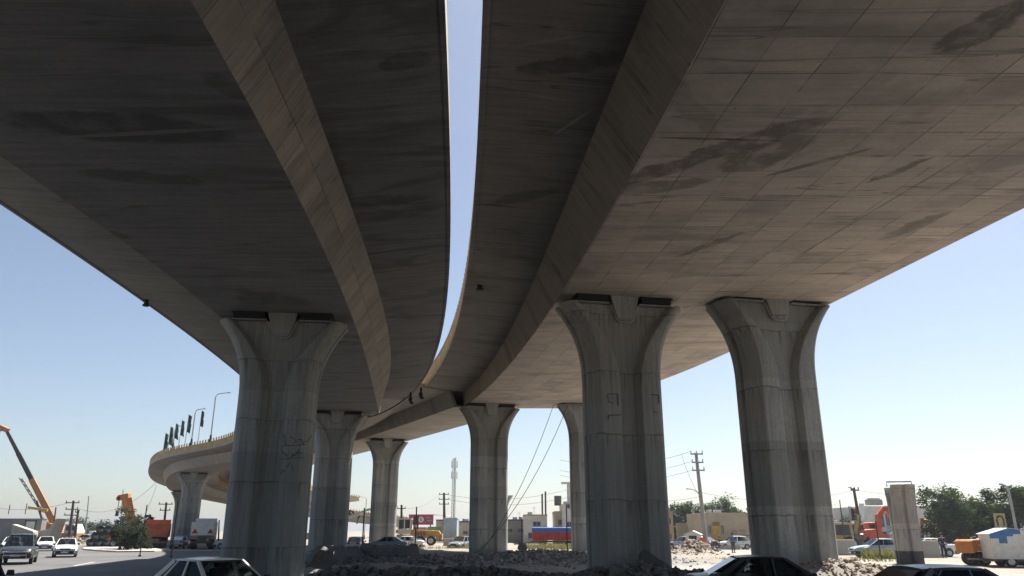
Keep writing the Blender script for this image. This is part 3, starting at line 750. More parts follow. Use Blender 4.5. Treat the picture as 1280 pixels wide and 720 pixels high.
    part('grille', lambda bm: [box(bm, (L / 2 - .035, 0, zf - .1 + dz_), (.05, W * .42, .022)) for dz_ in (-.06, -.02, .02, .06)] and box(bm, (L / 2 - .06, 0, zf - .1), (.06, W * .44, .17)), TRIM, t, smooth=False)
    for nm, s in (('front_bumper', 1), ('rear_bumper', -1)):
        def bump_(bm):
            pts = [(s * (L / 2 - .34), hw * .99), (s * (L / 2 - .05), hw * .90), (s * (L / 2 + .06), hw * .55), (s * (L / 2 + .085), 0), (s * (L / 2 + .06), -hw * .55), (s * (L / 2 - .05), -hw * .90), (s * (L / 2 - .34), -hw * .99)]
            loft(bm, [[Vector((x, y, zb + .06)), Vector((x, y, zb + .30)), Vector((x * .96, y * .95, zb + .30)), Vector((x * .96, y * .95, zb + .06))] for x, y in pts])
        bp = part(nm, bump_, TRIM, t, angle=50)
        part('number_plate', lambda bm: box(bm, (s * (L / 2 + .10), 0, zb + .19), (.02, .5, .11)), PLATE, bp, smooth=False)
    if bull:
        part('bull_bar', lambda bm: [tube(bm, p, .035, 8) for p in ([(L / 2 + .08, -.62, .35), (L / 2 + .2, -.58, .75), (L / 2 + .2, .58, .75), (L / 2 + .08, .62, .35)], [(L / 2 + .17, -.6, .55), (L / 2 + .17, .6, .55)])], CHROME, t)
    # seats, wheel and dashboard seen through the glass
    zs = az - .05
    for sx in (ax - 1.15, ax - 1.85):
        for s in (-1, 1):
            if sx < dx + .2: continue
            part('seat', lambda bm: (box(bm, (sx + .12, s * .36, zs - .22), (.5, .48, .16)), box(bm, (sx - .16, s * .36, zs - (.0 if sx > ax - 1.5 else .12)), (.14, .46, .58), rot=ry(-.2)), *([box(bm, (sx - .24, s * .36, zs + .40), (.1, .26, .17), rot=ry(-.2))] if sx > ax - 1.5 else [])), SEAT, t, bevel=.03)
    part('dashboard', lambda bm: box(bm, (ax - .25, 0, az - .06), (.42, aw * 1.8, .12)), TRIM, t, bevel=.03)
    def sw(bm):
        c = Vector((ax - .55, .36, az - .0)); tube(bm, [c + Vector((-.07 * math.sin(a), .18 * math.cos(a), .17 * math.sin(a))) for a in [2 * math.pi * k / 16 for k in range(17)]], .016, 6, cap=False)
    part('steering_wheel', sw, TRIM, t)
    return t
SED_TOP = [(-2.2, .62), (-2.16, .86), (-2.05, .95), (-1.45, .985), (-.6, .955), (.75, .94), (.9, .93), (1.5, .86), (1.95, .77), (2.13, .66), (2.2, .52)]
SED_CAB = [(.98, .93, .70), (.22, 1.36, .56), (-.92, 1.355, .555), (-1.62, .975, .66)]
def car_spot(px, py, z=0.): p = gp(px, py, z); return p
def build_cars():
    global sedan, hatch, pickup, van
    g = 'cars on the road and parked about the site'
    sedan = make_car('parked_car', 'x', 'car', SED_TOP, SED_CAB, group=g)
    HT = [(-1.95, .60), (-1.92, .84), (-1.85, .93), (-.6, .92), (.75, .91), (.85, .90), (1.4, .82), (1.78, .72), (1.9, .62), (1.95, .5)]
    hatch = make_car('parked_car', 'x', 'car', HT, [(.92, .90, .67), (.2, 1.38, .55), (-1.25, 1.34, .53), (-1.86, .95, .60)], L=3.9, W=1.62, xf=1.15, xr=-1.2, r=.28, group=g)
    PT = [(-2.6, .62), (-2.57, 1.0), (-.95, 1.04), (-.9, 1.08), (1.1, 1.06), (1.2, 1.05), (2.2, .98), (2.42, .88), (2.5, .7)]
    pickup = make_car('pickup_truck', 'dark pickup truck with chrome bull bar coming along the sunlit road', 'pickup', [(-2.5, .62), (-2.46, 1.02), (-1.3, 1.06), (.95, 1.06), (1.05, 1.05), (2.05, 1.0), (2.3, .9), (2.5, .68)],
                      [(1.12, 1.05, .80), (.42, 1.72, .64), (-1.55, 1.74, .64), (-2.1, 1.08, .72)], L=5.0, W=1.86, xf=1.55, xr=-1.55, r=.39, zb=.34, rail=.02, bull=True)
    van = make_car('small_van', 'x', 'van', [(-2.0, .62), (-1.98, 1.0), (-1.9, 1.05), (1.15, 1.05), (1.25, 1.04), (1.75, .94), (1.95, .8), (2.0, .6)],
                   [(1.3, 1.04, .70), (.82, 1.84, .62), (-1.85, 1.86, .62), (-1.97, 1.06, .68)], L=4.0, W=1.62, xf=1.2, xr=-1.25, r=.29, group=g)
    white = paint('white_car_paint', (.74, .74, .72)); silver = paint('silver_car_paint', (.40, .42, .45)); black = paint('black_car_paint', (.010, .012, .018), .35)
    navy = paint('dark_blue_car_paint', (.014, .022, .045), .35); char = paint('charcoal_car_paint', (.035, .042, .05), .25); grey = paint('grey_car_paint', (.20, .215, .235)); sky = paint('pale_blue_car_paint', (.35, .42, .50))
    sw = lambda m: {'car_paint': m}
    used = set()
    def place(src, x, y, ang, label, mat, z=0., roll=0., name=None):
        if src not in used:
            used.add(src); o = src
            for ch in o.children_recursive:
                if ch.type == 'MESH':
                    for sl in ch.material_slots:
                        if sl.material == PAINT: sl.link = 'OBJECT'; sl.material = mat
            o.location = (x, y, z); o.rotation_euler = (0, 0, R(ang)); o['label'] = label
        else:
            # copy, then repaint
            o = dup(src, (x, y, z), R(ang), label)
            for ch in o.children_recursive:
                if ch.type == 'MESH':
                    for sl in ch.material_slots:
                        if sl.material and sl.material.name.endswith('car_paint'): sl.link = 'OBJECT'; sl.material = mat
        if name: o.name = name
        return o
    P = lambda a, b: (gp(a, b).x, gp(a, b).y)
    W_ = at(264, 696, 18.2)
    place(sedan, W_.x + .1, 18.2, -38, 'white sedan in deep shade passing the foot of the nearest left pier', white, name='passing_car')
    place(sedan, 6.45, 19.9, -7, 'black sedan seen from the side in front of the right paired pier', black, name='passing_car')
    place(sedan, 7.9, 14.4, 6, 'dark blue sedan of which only roof and windows show by the stony mound', navy, name='passing_car')
    place(sedan, -14.0, 20.6, -50, 'dark sedan whose wing mirror and windscreen corner show ahead of the pickup', navy, name='passing_car')
    x, y = P(27, 706); place(pickup, x - 1.5, y + 2., -63, 'dark pickup truck with chrome bull bar coming along the sunlit road', char)
    x, y = P(82, 697); place(sedan, x - 1.1, y + 1.8, -62, 'white sedan on sunlit asphalt driving alone beside the dark pickup', white, name='passing_car')
    x, y = P(52, 689); place(sedan, x - .6, y + 1.5, -61, 'white sedan partly hidden behind the dark pickup', white, name='passing_car')
    x, y = P(1, 690); place(sedan, x, y + 1.5, -62, 'white car cut by the picture edge behind the dark pickup', white, name='passing_car')
    x, y = P(20, 681); place(sedan, x, y, -62, 'grey car farther up the road over the pickup roof', grey, name='passing_car')
    x, y = P(37, 681.5); place(sedan, x, y - 1, -62, 'white roofed car queueing before the concrete blocks', white, name='passing_car')
    x, y = P(88, 680); place(sedan, x, y + 4, 176, 'silver sedan parked side on near the reddish dirt heap', silver)
    x, y = P(103, 679); place(van, x - 1, y + 6, -40, 'white van parked between silver sedan and stacked pipes', white)
    # behind the median, in the middle
    place(hatch, -15.9, 81, 92, 'silver hatchback seen from behind beside the grey half hidden pier', silver, z=.0)
    place(sedan, -12.9, 82, 176, 'grey sedan parked side on before the brown lone pier', grey, z=.0)
    place(sedan, -11.9, 88, 176, 'white car half hidden behind the grey sedan', white)
    place(hatch, -5.4, 84.5, -112, 'grey hatchback parked against the pier by the gravel mound', grey)
    # under the curving deck
    place(van, -40.9, 91.5, -68, 'pale van parked right beside the orange dump truck', sky)
    place(hatch, -38.4, 92, 100, 'silver hatchback between the pale van and white tipper truck', sky)
    place(sedan, -31.6, 90, 200, 'pale blue car nosing out beside the nearest left pier', sky)
    # right side
    place(sedan, 16.6 + 2.2, 86, 120, 'pale grey car parked behind the sunlit sandy heap', sky)
    place(sedan, 20.6, 86.5, 118, 'charcoal car parked beside the white kiosk trailer', char)
    place(sedan, 28.4, 61.5, 178, 'silver sedan left of the short unfinished pier with black foot', sky, name='passing_car')
    place(sedan, 33.1, 63.5, 178, 'white sedan just right of the short unfinished pier', white, name='passing_car')
    place(hatch, 24.6, 88.0, 180, 'white car peeping out left of the right paired pier', white)
# ---------------------------------------------------------------- plant and lorries
ORANGE = M('orange_machine_paint', (.52, .20, .045), .45, var=.25, dirt=.35)
YMACH = M('yellow_machine_paint', (.46, .27, .07), .5, var=.3, dirt=.35)
REDO = M('red_orange_machine_paint', (.55, .10, .035), .45, var=.25, dirt=.3)
TIPPER = M('rusty_orange_tipper', (.42, .10, .04), .6, var=.3, dirt=.4)
WHT = M('dusty_white_paint', (.66, .66, .63), .5, var=.15, dirt=.25)
STEEL = M('worn_steel', (.12, .115, .11), .5, .6, dirt=.4)
WGL = M('dark_window_glass', (.03, .035, .04), .08, var=.1)
def hydraulic(bm, p0, p1, r=.07):
    p0, p1 = Vector(p0), Vector(p1); m = p0.lerp(p1, .55); tube(bm, [p0, m], r, 8); tube(bm, [m, p1], r * .55, 8)
def make_excavator(name, label, loc, rot, mat, reach, scale=1.):
    """reach: boom joints in the machine's own x,z plane"""
    t = thing(name, label, 'excavator', loc, rot); t.scale = (scale,) * 3
    for s in (-1, 1):
        def track(bm):
            prof = [(-1.7, .25), (-1.5, .02), (1.5, .02), (1.7, .25), (1.75, .5), (1.5, .8), (-1.5, .8), (-1.75, .5)]
            prism(bm, prof, s * 1.05 - .28, s * 1.05 + .28)
        tr = part('track', track, STEEL, t, bevel=.03)
        part('roller', lambda bm: [disc(bm, (x, s * 1.34, .35), .2, .06, 'y', 12) for x in (-1.35, -.7, 0, .7, 1.35)], TRIM, tr)
    part('undercarriage', lambda bm: (box(bm, (0, 0, .6), (1.4, 1.8, .4)), disc(bm, (0, 0, .9), .75, .25, 'z', 20)), STEEL, t)
    part('engine_housing', lambda bm: prism(bm, [(-1.9, 1.02), (-2.05, 1.3), (-1.95, 2.05), (-.4, 2.15), (-.3, 1.9), (1.1, 1.5), (1.2, 1.02)], -1.2, .1), mat, t, bevel=.05)
    part('counterweight', lambda bm: prism(bm, [(-1.9, 1.0), (-2.35, 1.15), (-2.3, 1.95), (-1.6, 2.05), (-1.6, 1.0)], -1.25, 1.25), mat, t, bevel=.08)
    c = part('cab', lambda bm: prism(bm, [(-.35, 1.02), (-.35, 2.75), (-.2, 2.85), (.75, 2.85), (1.15, 2.3), (1.2, 1.02)], .2, 1.2), mat, t, bevel=.05)
    part('cab_window', lambda bm: (prism(bm, [(-.2, 1.9), (-.2, 2.65), (.7, 2.65), (.98, 2.25), (1.02, 1.5)], .18, 1.22)), WGL, c, smooth=False)
    J = [Vector((a, -.15, b)) for a, b in reach]
    def boom(bm):
        for k in range(len(J) - 2):
            w = .5 if k == 0 else .55
            beam(bm, J[k], J[k + 1] + (J[k + 1] - J[k]).normalized() * .12, .42, w, .42, .62 if k == 0 else .4)
    part('boom', boom, mat, t, bevel=.03)
    part('stick', lambda bm: (beam(bm, J[-2] + (J[-2] - J[-1]).normalized() * .5, J[-1], .34, .5, .3, .3)), mat, t, bevel=.03)
    part('ram', lambda bm: (hydraulic(bm, J[0] + Vector((.5, .3, -.2)), J[1] + Vector((-.1, .3, -.2)), .08), hydraulic(bm, J[0].lerp(J[1], .8) + Vector((0, 0, .45)), J[-2] + Vector((-.2, 0, .5)), .08)), STEEL, t)
    b = J[-1]
    def bucket(bm): prism(bm, [(b.x - .15, b.z + .25), (b.x + .35, b.z), (b.x + .3, b.z - .5), (b.x - .1, b.z - .85), (b.x - .75, b.z - .75), (b.x - .55, b.z - .55), (b.x - .1, b.z - .4)], -.7, .4)
    part('bucket', bucket, STEEL, t, bevel=.03)
    return t
def make_backhoe(label, loc, rot, reach):
    t = thing('backhoe_loader', label, 'backhoe', loc, rot)
    part('chassis', lambda bm: (box(bm, (.2, 0, .85), (4., .9, .5)),), STEEL, t, bevel=.04)
    part('bonnet', lambda bm: prism(bm, [(.7, 1.05), (.7, 1.75), (2.0, 1.6), (2.15, 1.4), (2.15, 1.0)], -.45, .45), YMACH, t, bevel=.05)
    c = part('cab', lambda bm: (box(bm, (-.2, 0, 2.65), (1.7, 1.5, .14)), box(bm, (-.2, 0, 1.3), (1.6, 1.4, .5)), *[beam(bm, (x, y, 1.5), (x * .95, y, 2.6), .09, .09) for x in (-.95, .6) for y in (-.68, .68)]) and None, YMACH, t, bevel=.02)
    part('cab_window', lambda bm: box(bm, (-.2, 0, 2.05), (1.45, 1.3, 1.0)), WGL, c, smooth=False)
    for x, r in ((-.8, .72), (1.6, .48)):
        for s in (-1, 1): make_wheel(t, x, s * .85, r, .4)
    J = [Vector((a, 0, b)) for a, b in reach]
    part('boom', lambda bm: beam(bm, J[0], J[1], .3, .45, .28, .35), YMACH, t, bevel=.02)
    part('stick', lambda bm: beam(bm, J[1], J[2], .28, .4, .22, .25), YMACH, t, bevel=.02)
    part('ram', lambda bm: hydraulic(bm, J[0] + Vector((-.2, .2, .3)), J[1] + Vector((-.2, .2, 0))), STEEL, t)
    b = J[2]; part('bucket', lambda bm: prism(bm, [(b.x + .1, b.z + .1), (b.x - .3, b.z), (b.x - .3, b.z - .45), (b.x + .15, b.z - .7), (b.x + .6, b.z - .5), (b.x + .1, b.z - .3)], -.4, .4), STEEL, t, bevel=.02)
    part('front_loader', lambda bm: (prism(bm, [(2.7, .2), (3.4, .2), (3.3, .9), (2.9, 1.0)], -1.1, 1.1), *[beam(bm, (.9, y, 1.3), (2.9, y, .6), .14, .25) for y in (-.7, .7)]) and None, YMACH, t, bevel=.03)
    return t
def build_machines():
    # mobile crane: long two-tone boom
    Y = 128; base = at(68, 655, Y); tip = at(7, 536, Y - 4)
    t = thing('mobile_crane', 'mobile crane with long black and orange boom rising behind the concrete blocks', 'crane', (base.x, Y, 0), 0)
    o = Vector((base.x, Y, 0)); b0, b1 = base - o, tip - o
    mid = b0.lerp(b1, .47)
    part('boom_base', lambda bm: beam(bm, b0 + (b0 - b1).normalized() * 1.5, mid, .85, 1.0, .7, .85), ORANGE, t, bevel=.05)
    part('boom_extension', lambda bm: (beam(bm, mid, b0.lerp(b1, .74), .65, .72, .6, .68), beam(bm, b0.lerp(b1, .74), b1, .5, .58, .42, .46)), DARKM, t, bevel=.03)
    part('boom_head', lambda bm: (box(bm, b1 + Vector((-.25, 0, .0)), (1.5, .8, .7), rot=ry(.4)), disc(bm, b1 + Vector((-.6, -.3, -.1)), .35, .5, 'y', 14)), ORANGE, t, bevel=.03)
    part('hoist_rope', lambda bm: [tube(bm, [b1 + Vector((-.9, dy, -.1)), b1 + Vector((-.9, dy, -2.6))], .035, 5) for dy in (-.15, .15)], WIRE, t)
    part('hook_block', lambda bm: (box(bm, b1 + Vector((-.9, 0, -3.2)), (.6, .5, 1.1), taper=(.7, .8)), tube(bm, [b1 + Vector((-.9 + .3 * math.sin(a), 0, -4.0 + .35 * math.cos(a))) for a in (0, .8, 1.6, 2.4, 3.2, 4.0)], .08, 6)), DARKM, t)
    part('luffing_ram', lambda bm: hydraulic(bm, b0 + Vector((-.6, 0, -2.4)), b0.lerp(b1, .27) + Vector((-.7, 0, -.4)), .3), STEEL, t)
    part('jib_lattice', lambda bm: [tube(bm, [b0.lerp(b1, .12 + .36 * k / 7) + Vector((-1.0 - .1 * k, dy, .0)), b0.lerp(b1, .12 + .36 * (k + 1) / 7) + Vector((-1.0 - .1 * (k + 1), -dy, .0))], .06, 5) for k in range(7) for dy in (-.35, .35)] + [tube(bm, [b0.lerp(b1, .12) + Vector((-1., dy, 0)), b0.lerp(b1, .48) + Vector((-1.7, dy, 0))], .06, 5) for dy in (-.35, .35)], DARKM, t)
    part('turntable_house', lambda bm: (prism(bm, [(-6.5, 1.8), (-6.5, 3.2), (-4, 3.5), (-1, 3.4), (1.5, 2.6), (2, 1.8)], -1.2, 1.2)), ORANGE, t, bevel=.06)
    cb = part('cab', lambda bm: prism(bm, [(2.4, 1.2), (2.4, 3.0), (3.9, 3.0), (4.5, 2.0), (4.5, 1.2)], -1.2, 1.2), WHT, t, bevel=.06)
    part('cab_window', lambda bm: prism(bm, [(2.7, 2.0), (2.7, 2.8), (3.8, 2.8), (4.3, 2.0)], -1.22, 1.22), WGL, cb, smooth=False)
    part('carrier', lambda bm: box(bm, (-1.2, 0, 1.2), (11.5, 2.5, .8)), ORANGE, t, bevel=.05)
    for x in (-5.5, -4, 0.5, 3.2):
        for s in (-1, 1): make_wheel(t, x, s * 1.1, .62, .4, 16)
    # second crane boom in the trees
    Y = 98; p0, p1 = at(166, 662, Y), at(159, 622, Y - 1); o = Vector((p0.x, Y, 0))
    t = thing('truck_crane', 'short orange crane boom poking up out of the roadside trees', 'crane', tuple(o), 0)
    a, b = p0 - o, p1 - o
    part('boom', lambda bm: (beam(bm, a + (a - b) * .3, b, .8, .95, .7, .8), beam(bm, a.lerp(b, .3) + Vector((-.55, 0, 0)), b + Vector((-.55, 0, -.2)), .15, .2)), ORANGE, t, bevel=.04)
    part('boom_head', lambda bm: (box(bm, b + Vector((-.35, 0, .1)), (1.3, .8, .6), rot=ry(-.2)), disc(bm, b + Vector((-.9, -.2, -.1)), .3, .4, 'y', 12)), ORANGE, t, bevel=.04)
    part('hook_block', lambda bm: (tube(bm, [b + Vector((-.95, 0, 0)), b + Vector((-.95, 0, -1.6))], .04, 5), box(bm, b + Vector((-.95, 0, -1.9)), (.35, .3, .6), taper=(.6, .7))), DARKM, t)
    part('carrier', lambda bm: (box(bm, (.5, 0, 1.2), (6, 2.3, .7)), box(bm, (2.6, 0, 2.0), (1.7, 2.2, 1.4), taper=(.8, .9))), ORANGE, t, bevel=.05)
    for x in (-1.6, .2, 2.8):
        for s in (-1, 1): make_wheel(t, x, s * 1.0, .5, .35, 14)
    # tipper lorries seen from behind
    def tipper(label, px, py, Y, w, zb0, zb1, mat, rot, tri):
        p = at(px, py, Y); t = thing('tipper_truck', label, 'truck', (p.x, Y, 0), R(rot))
        bd = part('tipper_body', lambda bm: (prism(bm, [(-w / 2, zb0), (-w / 2 - .08, zb1), (-w / 2 + .05, zb1), (-w / 2 + .12, zb0 + .25), (w / 2 - .12, zb0 + .25), (w / 2 - .05, zb1), (w / 2 + .08, zb1), (w / 2, zb0)], 0, 5.0), box(bm, (0, 4.95, (zb0 + zb1) / 2 + .2), (w + .1, .12, zb1 - zb0 + .5)),
             *[box(bm, (s * (w / 2 + .08), .4 + 1.1 * k, (zb0 + zb1) / 2), (.12, .14, zb1 - zb0)) for s in (-1, 1) for k in range(5)]) and None, mat, t, smooth=False)
        part('tailgate', lambda bm: (box(bm, (0, -.05, (zb0 + zb1) / 2), (w - .02, .09, zb1 - zb0 - .08)), *[box(bm, (x, -.12, (zb0 + zb1) / 2), (.1, .06, zb1 - zb0 - .1)) for x in (-w / 2 + .08, -w / 6, w / 6, w / 2 - .08)], *[box(bm, (0, -.12, z), (w - .1, .05, .1)) for z in (zb0 + .12, zb1 - .12)]) and None, mat, bd, smooth=False)
        if tri:
            for s in (-1, 1): part('warning_triangle', lambda bm: prism(bm, [(s * .8 - .3, zb0 + .25), (s * .8 + .3, zb0 + .25), (s * .8, zb0 + .75)], -.17, -.155), RED, bd, smooth=False)
        part('chassis', lambda bm: (box(bm, (0, 3.4, .95), (1.0, 7.6, .35)), box(bm, (0, .1, .75), (2.3, .12, .22))), STEEL, t, smooth=False)
        cb = part('cab', lambda bm: prism(bm, [(5.3, .7), (5.3, 2.9), (5.6, 3.0), (6.9, 2.95), (7.2, 1.9), (7.25, .7)], -1.2, 1.2, 'x'), mat, t, bevel=.06)
        part('rear_window', lambda bm: box(bm, (0, 5.29, 2.4), (1.4, .03, .6)), WGL, cb, smooth=False)
        for s in (-1, 1):
            part('taillight', lambda bm: box(bm, (s * .95, .02, .76), (.3, .06, .14)), RED, t, smooth=False)
            part('mud_flap', lambda bm: box(bm, (s * .85, .35, .55), (.6, .03, .6)), TRIM, t, smooth=False)
            for y in (1.1, 2.4, 6.3):
                wl = make_wheel(t, 0, s * .9, .52, .5 if y < 3 else .3, 16); wl.location = (s * .95, y, .52); wl.rotation_euler = (0, 0, R(90))
        return t
    tipper('rusty orange tipper truck parked with its back to the road under the far deck', 193, 676, 88, 2.55, 1.3, 2.75, TIPPER, 22, False)
    tipper('white tipper truck with red warning triangles on its tailgate', 252, 676, 88, 2.25, 1.45, 2.9, WHT, 18, True)
    # stacked pipes
    g = 'black plastic pipes in the roadside stack'; n = 0
    base = at(136, 680, 106)
    for row in range(3):
        for k in range(5 - row):
            lab = 'black open ended plastic pipe in the pyramid stack beside the roadside trees'
            if n == 0:
                t = thing('plastic_pipe', lab, 'pipe', (0, 0, 0), 0, g)
                def wall(bm):
                    V = []; 
                    for x, r in ((-3, .46), (3, .46), (3, .40), (-3, .40)): V.append([Vector((x, r * math.cos(a), r * math.sin(a))) for a in [2 * math.pi * q / 18 for q in range(18)]])
                    loft(bm, V + [V[0]], cap=False)
                obj_ = part('pipe_wall', wall, M('black_plastic_pipe', (.02, .02, .022), .35), t)
                part('pipe_collar', lambda bm: loft(bm, [[Vector((x, r * math.cos(a), r * math.sin(a))) for a in [2 * math.pi * q / 18 for q in range(18)]] for x, r in ((2.6, .47), (2.62, .51), (2.98, .51), (3.0, .47))], cap=False), M('black_plastic_pipe'), t)
                proto = t
            o_ = proto if n == 0 else dup(proto)
            o_.location = (base.x - 1.0 + (k - 2 + row / 2) * .94 * .98, base.y + 2 + (k - 2 + row / 2) * .25, .48 + row * .82); o_.rotation_euler = (0, 0, R(-70)); n += 1
    # road grader
    Y = 112; p = at(525, 676, Y); t = thing('road_grader', 'yellow road grader with open cab standing in the sunlit yard', 'grader', (p.x, Y, 0), R(0))
    part('front_frame', lambda bm: beam(bm, (-2.8, 0, 1.9), (-6.0, 0, 1.6), .4, .45), YMACH, t, bevel=.04)
    part('main_frame', lambda bm: box(bm, (-1.6, 0, 1.2), (3.4, 1.0, .5)), YMACH, t, bevel=.04)
    part('rear_plate', lambda bm: box(bm, (3.05, 0, 1.15), (.25, 1.6, .8)), YMACH, t, bevel=.04)
    part('engine_cover', lambda bm: prism(bm, [(-1.3, 1.1), (-1.3, 2.15), (2.7, 1.95), (2.9, 1.6), (2.9, 1.1)], -.6, .6), YMACH, t, bevel=.06)
    part('engine_grille', lambda bm: [box(bm, (-.6 + k * .22, -.61, 1.6), (.1, .04, .5)) for k in range(7)], DARKM, t, smooth=False)
    CABP = M('pale_cab_paint', (.55, .52, .44), .5, dirt=.3)
    cb = part('cab', lambda bm: (box(bm, (-2.2, 0, 3.55), (2.0, 1.6, .16)), box(bm, (-2.2, 0, 1.85), (1.8, 1.5, .7)), *[beam(bm, (x, y, 1.9), (x, y, 3.5), .16, .16) for x in (-3.05, -2.2, -1.35) for y in (-.7, .7)]) and None, CABP, t)
    part('cab_window', lambda bm: box(bm, (-2.2, 0, 2.85), (1.6, 1.3, 1.2)), WGL, cb, smooth=False)
    part('blade', lambda bm: box(bm, (-4.0, 0, .6), (.12, 3.4, .6), rot=rz(.5)), STEEL, t, smooth=False)
    part('exhaust_stack', lambda bm: [tube(bm, [(x, 0, 2.1), (x, 0, 4.0)], .12, 8) for x in (-.9, -.4)], DARKM, t)
    for x in (-5.6, .1, 1.6):
        for s in (-1, 1): make_wheel(t, x, s * .8, .62, .42)
    # backhoes and excavators on the right
    p = at(1062, 686, 80); make_backhoe('yellow backhoe with folded digging arm left of the utility pole', (p.x - .9, 80, 0), R(180), [(-1.7, 1.2), (-2.2, 3.5), (-1.6, 1.6)])
    p = at(1085, 688, 84); make_backhoe('dusty yellow backhoe squeezed between utility pole and red excavator', (p.x, 86, 0), R(70), [(-1.6, 1.2), (-2.4, 3.2), (-2.6, 1.6)])
    p = at(1098, 688, 86); make_excavator('crawler_excavator', 'red orange crawler excavator with arched boom behind the silver sedan', (p.x - .3, 86, 0), R(8), REDO, [(.5, 1.6), (.8, 3.5), (1.5, 4.3), (2.0, 4.1), (2.7, 2.3)])
    p = at(1172, 690, 88); make_excavator('crawler_excavator', 'small ochre excavator with raised arm in the shade of the tree', (p.x + 1, 88, 0), R(182), YMACH, [(.9, 1.3), (1.5, 3.0), (1.9, 3.5), (2.6, 3.4), (3.0, 1.6)], scale=.85)
    # roller with row of rubber tyres
    p = at(1247, 704, 48.5); t = thing('pneumatic_roller', 'orange pneumatic roller with row of rubber tyres before the dark trees', 'road roller', (p.x, 48.5, 0), R(190)); t.scale = (.86, .86, .8)
    part('engine_body', lambda bm: prism(bm, [(.0, .85), (.1, 1.15), (.9, 1.2), (1.2, 1.05), (2.1, 1.02), (2.45, .85), (2.5, 1.7), (2.3, 1.86), (.6, 1.72), (.0, 1.5), (-2.2, 1.45), (-2.2, .85)], -.85, .85), ORANGE, t, bevel=.05)
    part('headlight', lambda bm: disc(bm, (1.9, .86, 1.45), .09, .06, 'y', 12), LAMP, t); part('headlight', lambda bm: disc(bm, (.95, .86, 1.4), .09, .06, 'y', 12), LAMP, t)
    part('handrail', lambda bm: [tube(bm, [(-1.3, y, 1.45), (-1.3, y, 2.0), (-.1, y, 2.0), (-.1, y, 1.5)], .03, 6) for y in (-.75, .75)], TRIM, t)
    part('seat', lambda bm: (box(bm, (-.7, 0, 1.65), (.5, .5, .15)), box(bm, (-.95, 0, 1.95), (.12, .5, .5))), SEAT, t, bevel=.03)
    for k in range(5):
        w = make_wheel(t, 1.65, -.72 + .36 * k, .5, .30, 18); w.name = 'roller_tyre'
    for k in range(4):
        w = make_wheel(t, -1.6, -.54 + .36 * k, .5, .30, 18); w.name = 'roller_tyre'
    # site cabin
    BLUE = M('blue_cabin_paint', (.045, .17, .42), .5, dirt=.15)
    p = at(1270, 704, 46.3); t = thing('site_cabin', 'white site cabin with blue painted gable standing on a trailer chassis', 'site cabin', (p.x + .1, 46.3, 0), R(-14)); t.scale = (.86, .86, .80)
    wl = part('wall', lambda bm: prism(bm, [(-1.75, .55), (-1.75, 2.25), (-.6, 2.62), (1.75, 2.35), (1.75, .55)], -1.2, 1.2), WHT, t, smooth=False)
    part('blue_paint_band', lambda bm: prism(bm, [(-1.76, 1.95), (-1.76, 2.25), (-.6, 2.625), (.1, 2.54), (.1, 2.25), (-.35, 2.25), (-.35, 2.1), (-.75, 2.1), (-.75, 1.62), (-1.25, 1.62), (-1.25, 1.95)], -1.206, -1.196), BLUE, wl, smooth=False)
    part('roof', lambda bm: (beam(bm, (-1.85, 0, 2.24), (-.6, 0, 2.655), 2.5, .05), beam(bm, (-.6, 0, 2.655), (1.85, 0, 2.36), 2.5, .05)), M('pale_blue_roof_sheet', (.42, .52, .62), .5), t, smooth=False)
    w = part('window', lambda bm: box(bm, (1.0, -1.21, 1.75), (.75, .06, .75)), TRIM, t, smooth=False)
    part('pane', lambda bm: box(bm, (1.0, -1.235, 1.75), (.63, .03, .63)), M('cabin_pane', (.25, .28, .30), .1), w, smooth=False)
    part('chassis', lambda bm: (box(bm, (0, 0, .45), (3.6, 1.6, .16)), beam(bm, (-1.7, 0, .45), (-3.0, 0, .5), .12, .12)), STEEL, t, smooth=False)
    for x in (-.7, .7):
        for s in (-1, 1): make_wheel(t, x, s * 1.0, .36, .22, 16)
    # tarpaulined trailer
    Y = 90; p = at(690, 676, Y); t = thing('tarpaulin_trailer', 'long trailer under a blue topped red tarpaulin beyond the dry weeds', 'trailer', (p.x + .3, Y, 0), 0)
    part('tarpaulin', lambda bm: loft(bm, [[Vector((-2.5 + 5.2 * k / 26, -.9 - .07 * (k % 2), z)) for z in (.95, 2.0)] + [Vector((-2.5 + 5.2 * k / 26, .9, z)) for z in (2.0, .95)] for k in range(27)]), M('red_tarpaulin', (.42, .045, .035), .7, var=.3, dirt=.2), t, angle=20)
    part('tarpaulin_top', lambda bm: prism(bm, [(-.98, 1.78), (-1.0, 2.28), (-.9, 2.34), (.9, 2.34), (1.0, 2.28), (.98, 1.78)], -2.56, 2.75, 'x'), M('blue_tarpaulin', (.045, .13, .42), .7, var=.2), t, smooth=False)
    part('chassis', lambda bm: (box(bm, (0, 0, .8), (5.4, 1.7, .2)), beam(bm, (-2.6, 0, .7), (-4.6, 0, .5), .12, .12)), STEEL, t, smooth=False)
    for x in (-1.4, 1.6):
        for s in (-1, 1): make_wheel(t, x, s * .8, .42, .25, 16)
    # concrete pump boom reaching over the parked cars
    Y = 104; a, b = at(425, 651, Y), at(463, 636, Y); o = Vector((a.x, Y, 0))
    t = thing('concrete_pump', 'white concrete pump boom slanting up between two piers over parked cars', 'concrete pump', tuple(o), 0)
    q = lambda p: p - o
    part('boom', lambda bm: (beam(bm, q(a) + (a - b), q(b), .38, .5, .22, .28), beam(bm, q(b) , q(b) + Vector((.35, 0, -.1)), .4, .5)), WHT, t, bevel=.03)
    part('hose', lambda bm: [tube(bm, [q(at(x, y, Y)) for x, y in c], .10, 7) for c in ([(433, 642), (438, 638), (441, 640), (444, 645)], [(446, 655), (448, 647), (450, 645)], [(436, 640), (440, 646)])], TRIM, t)
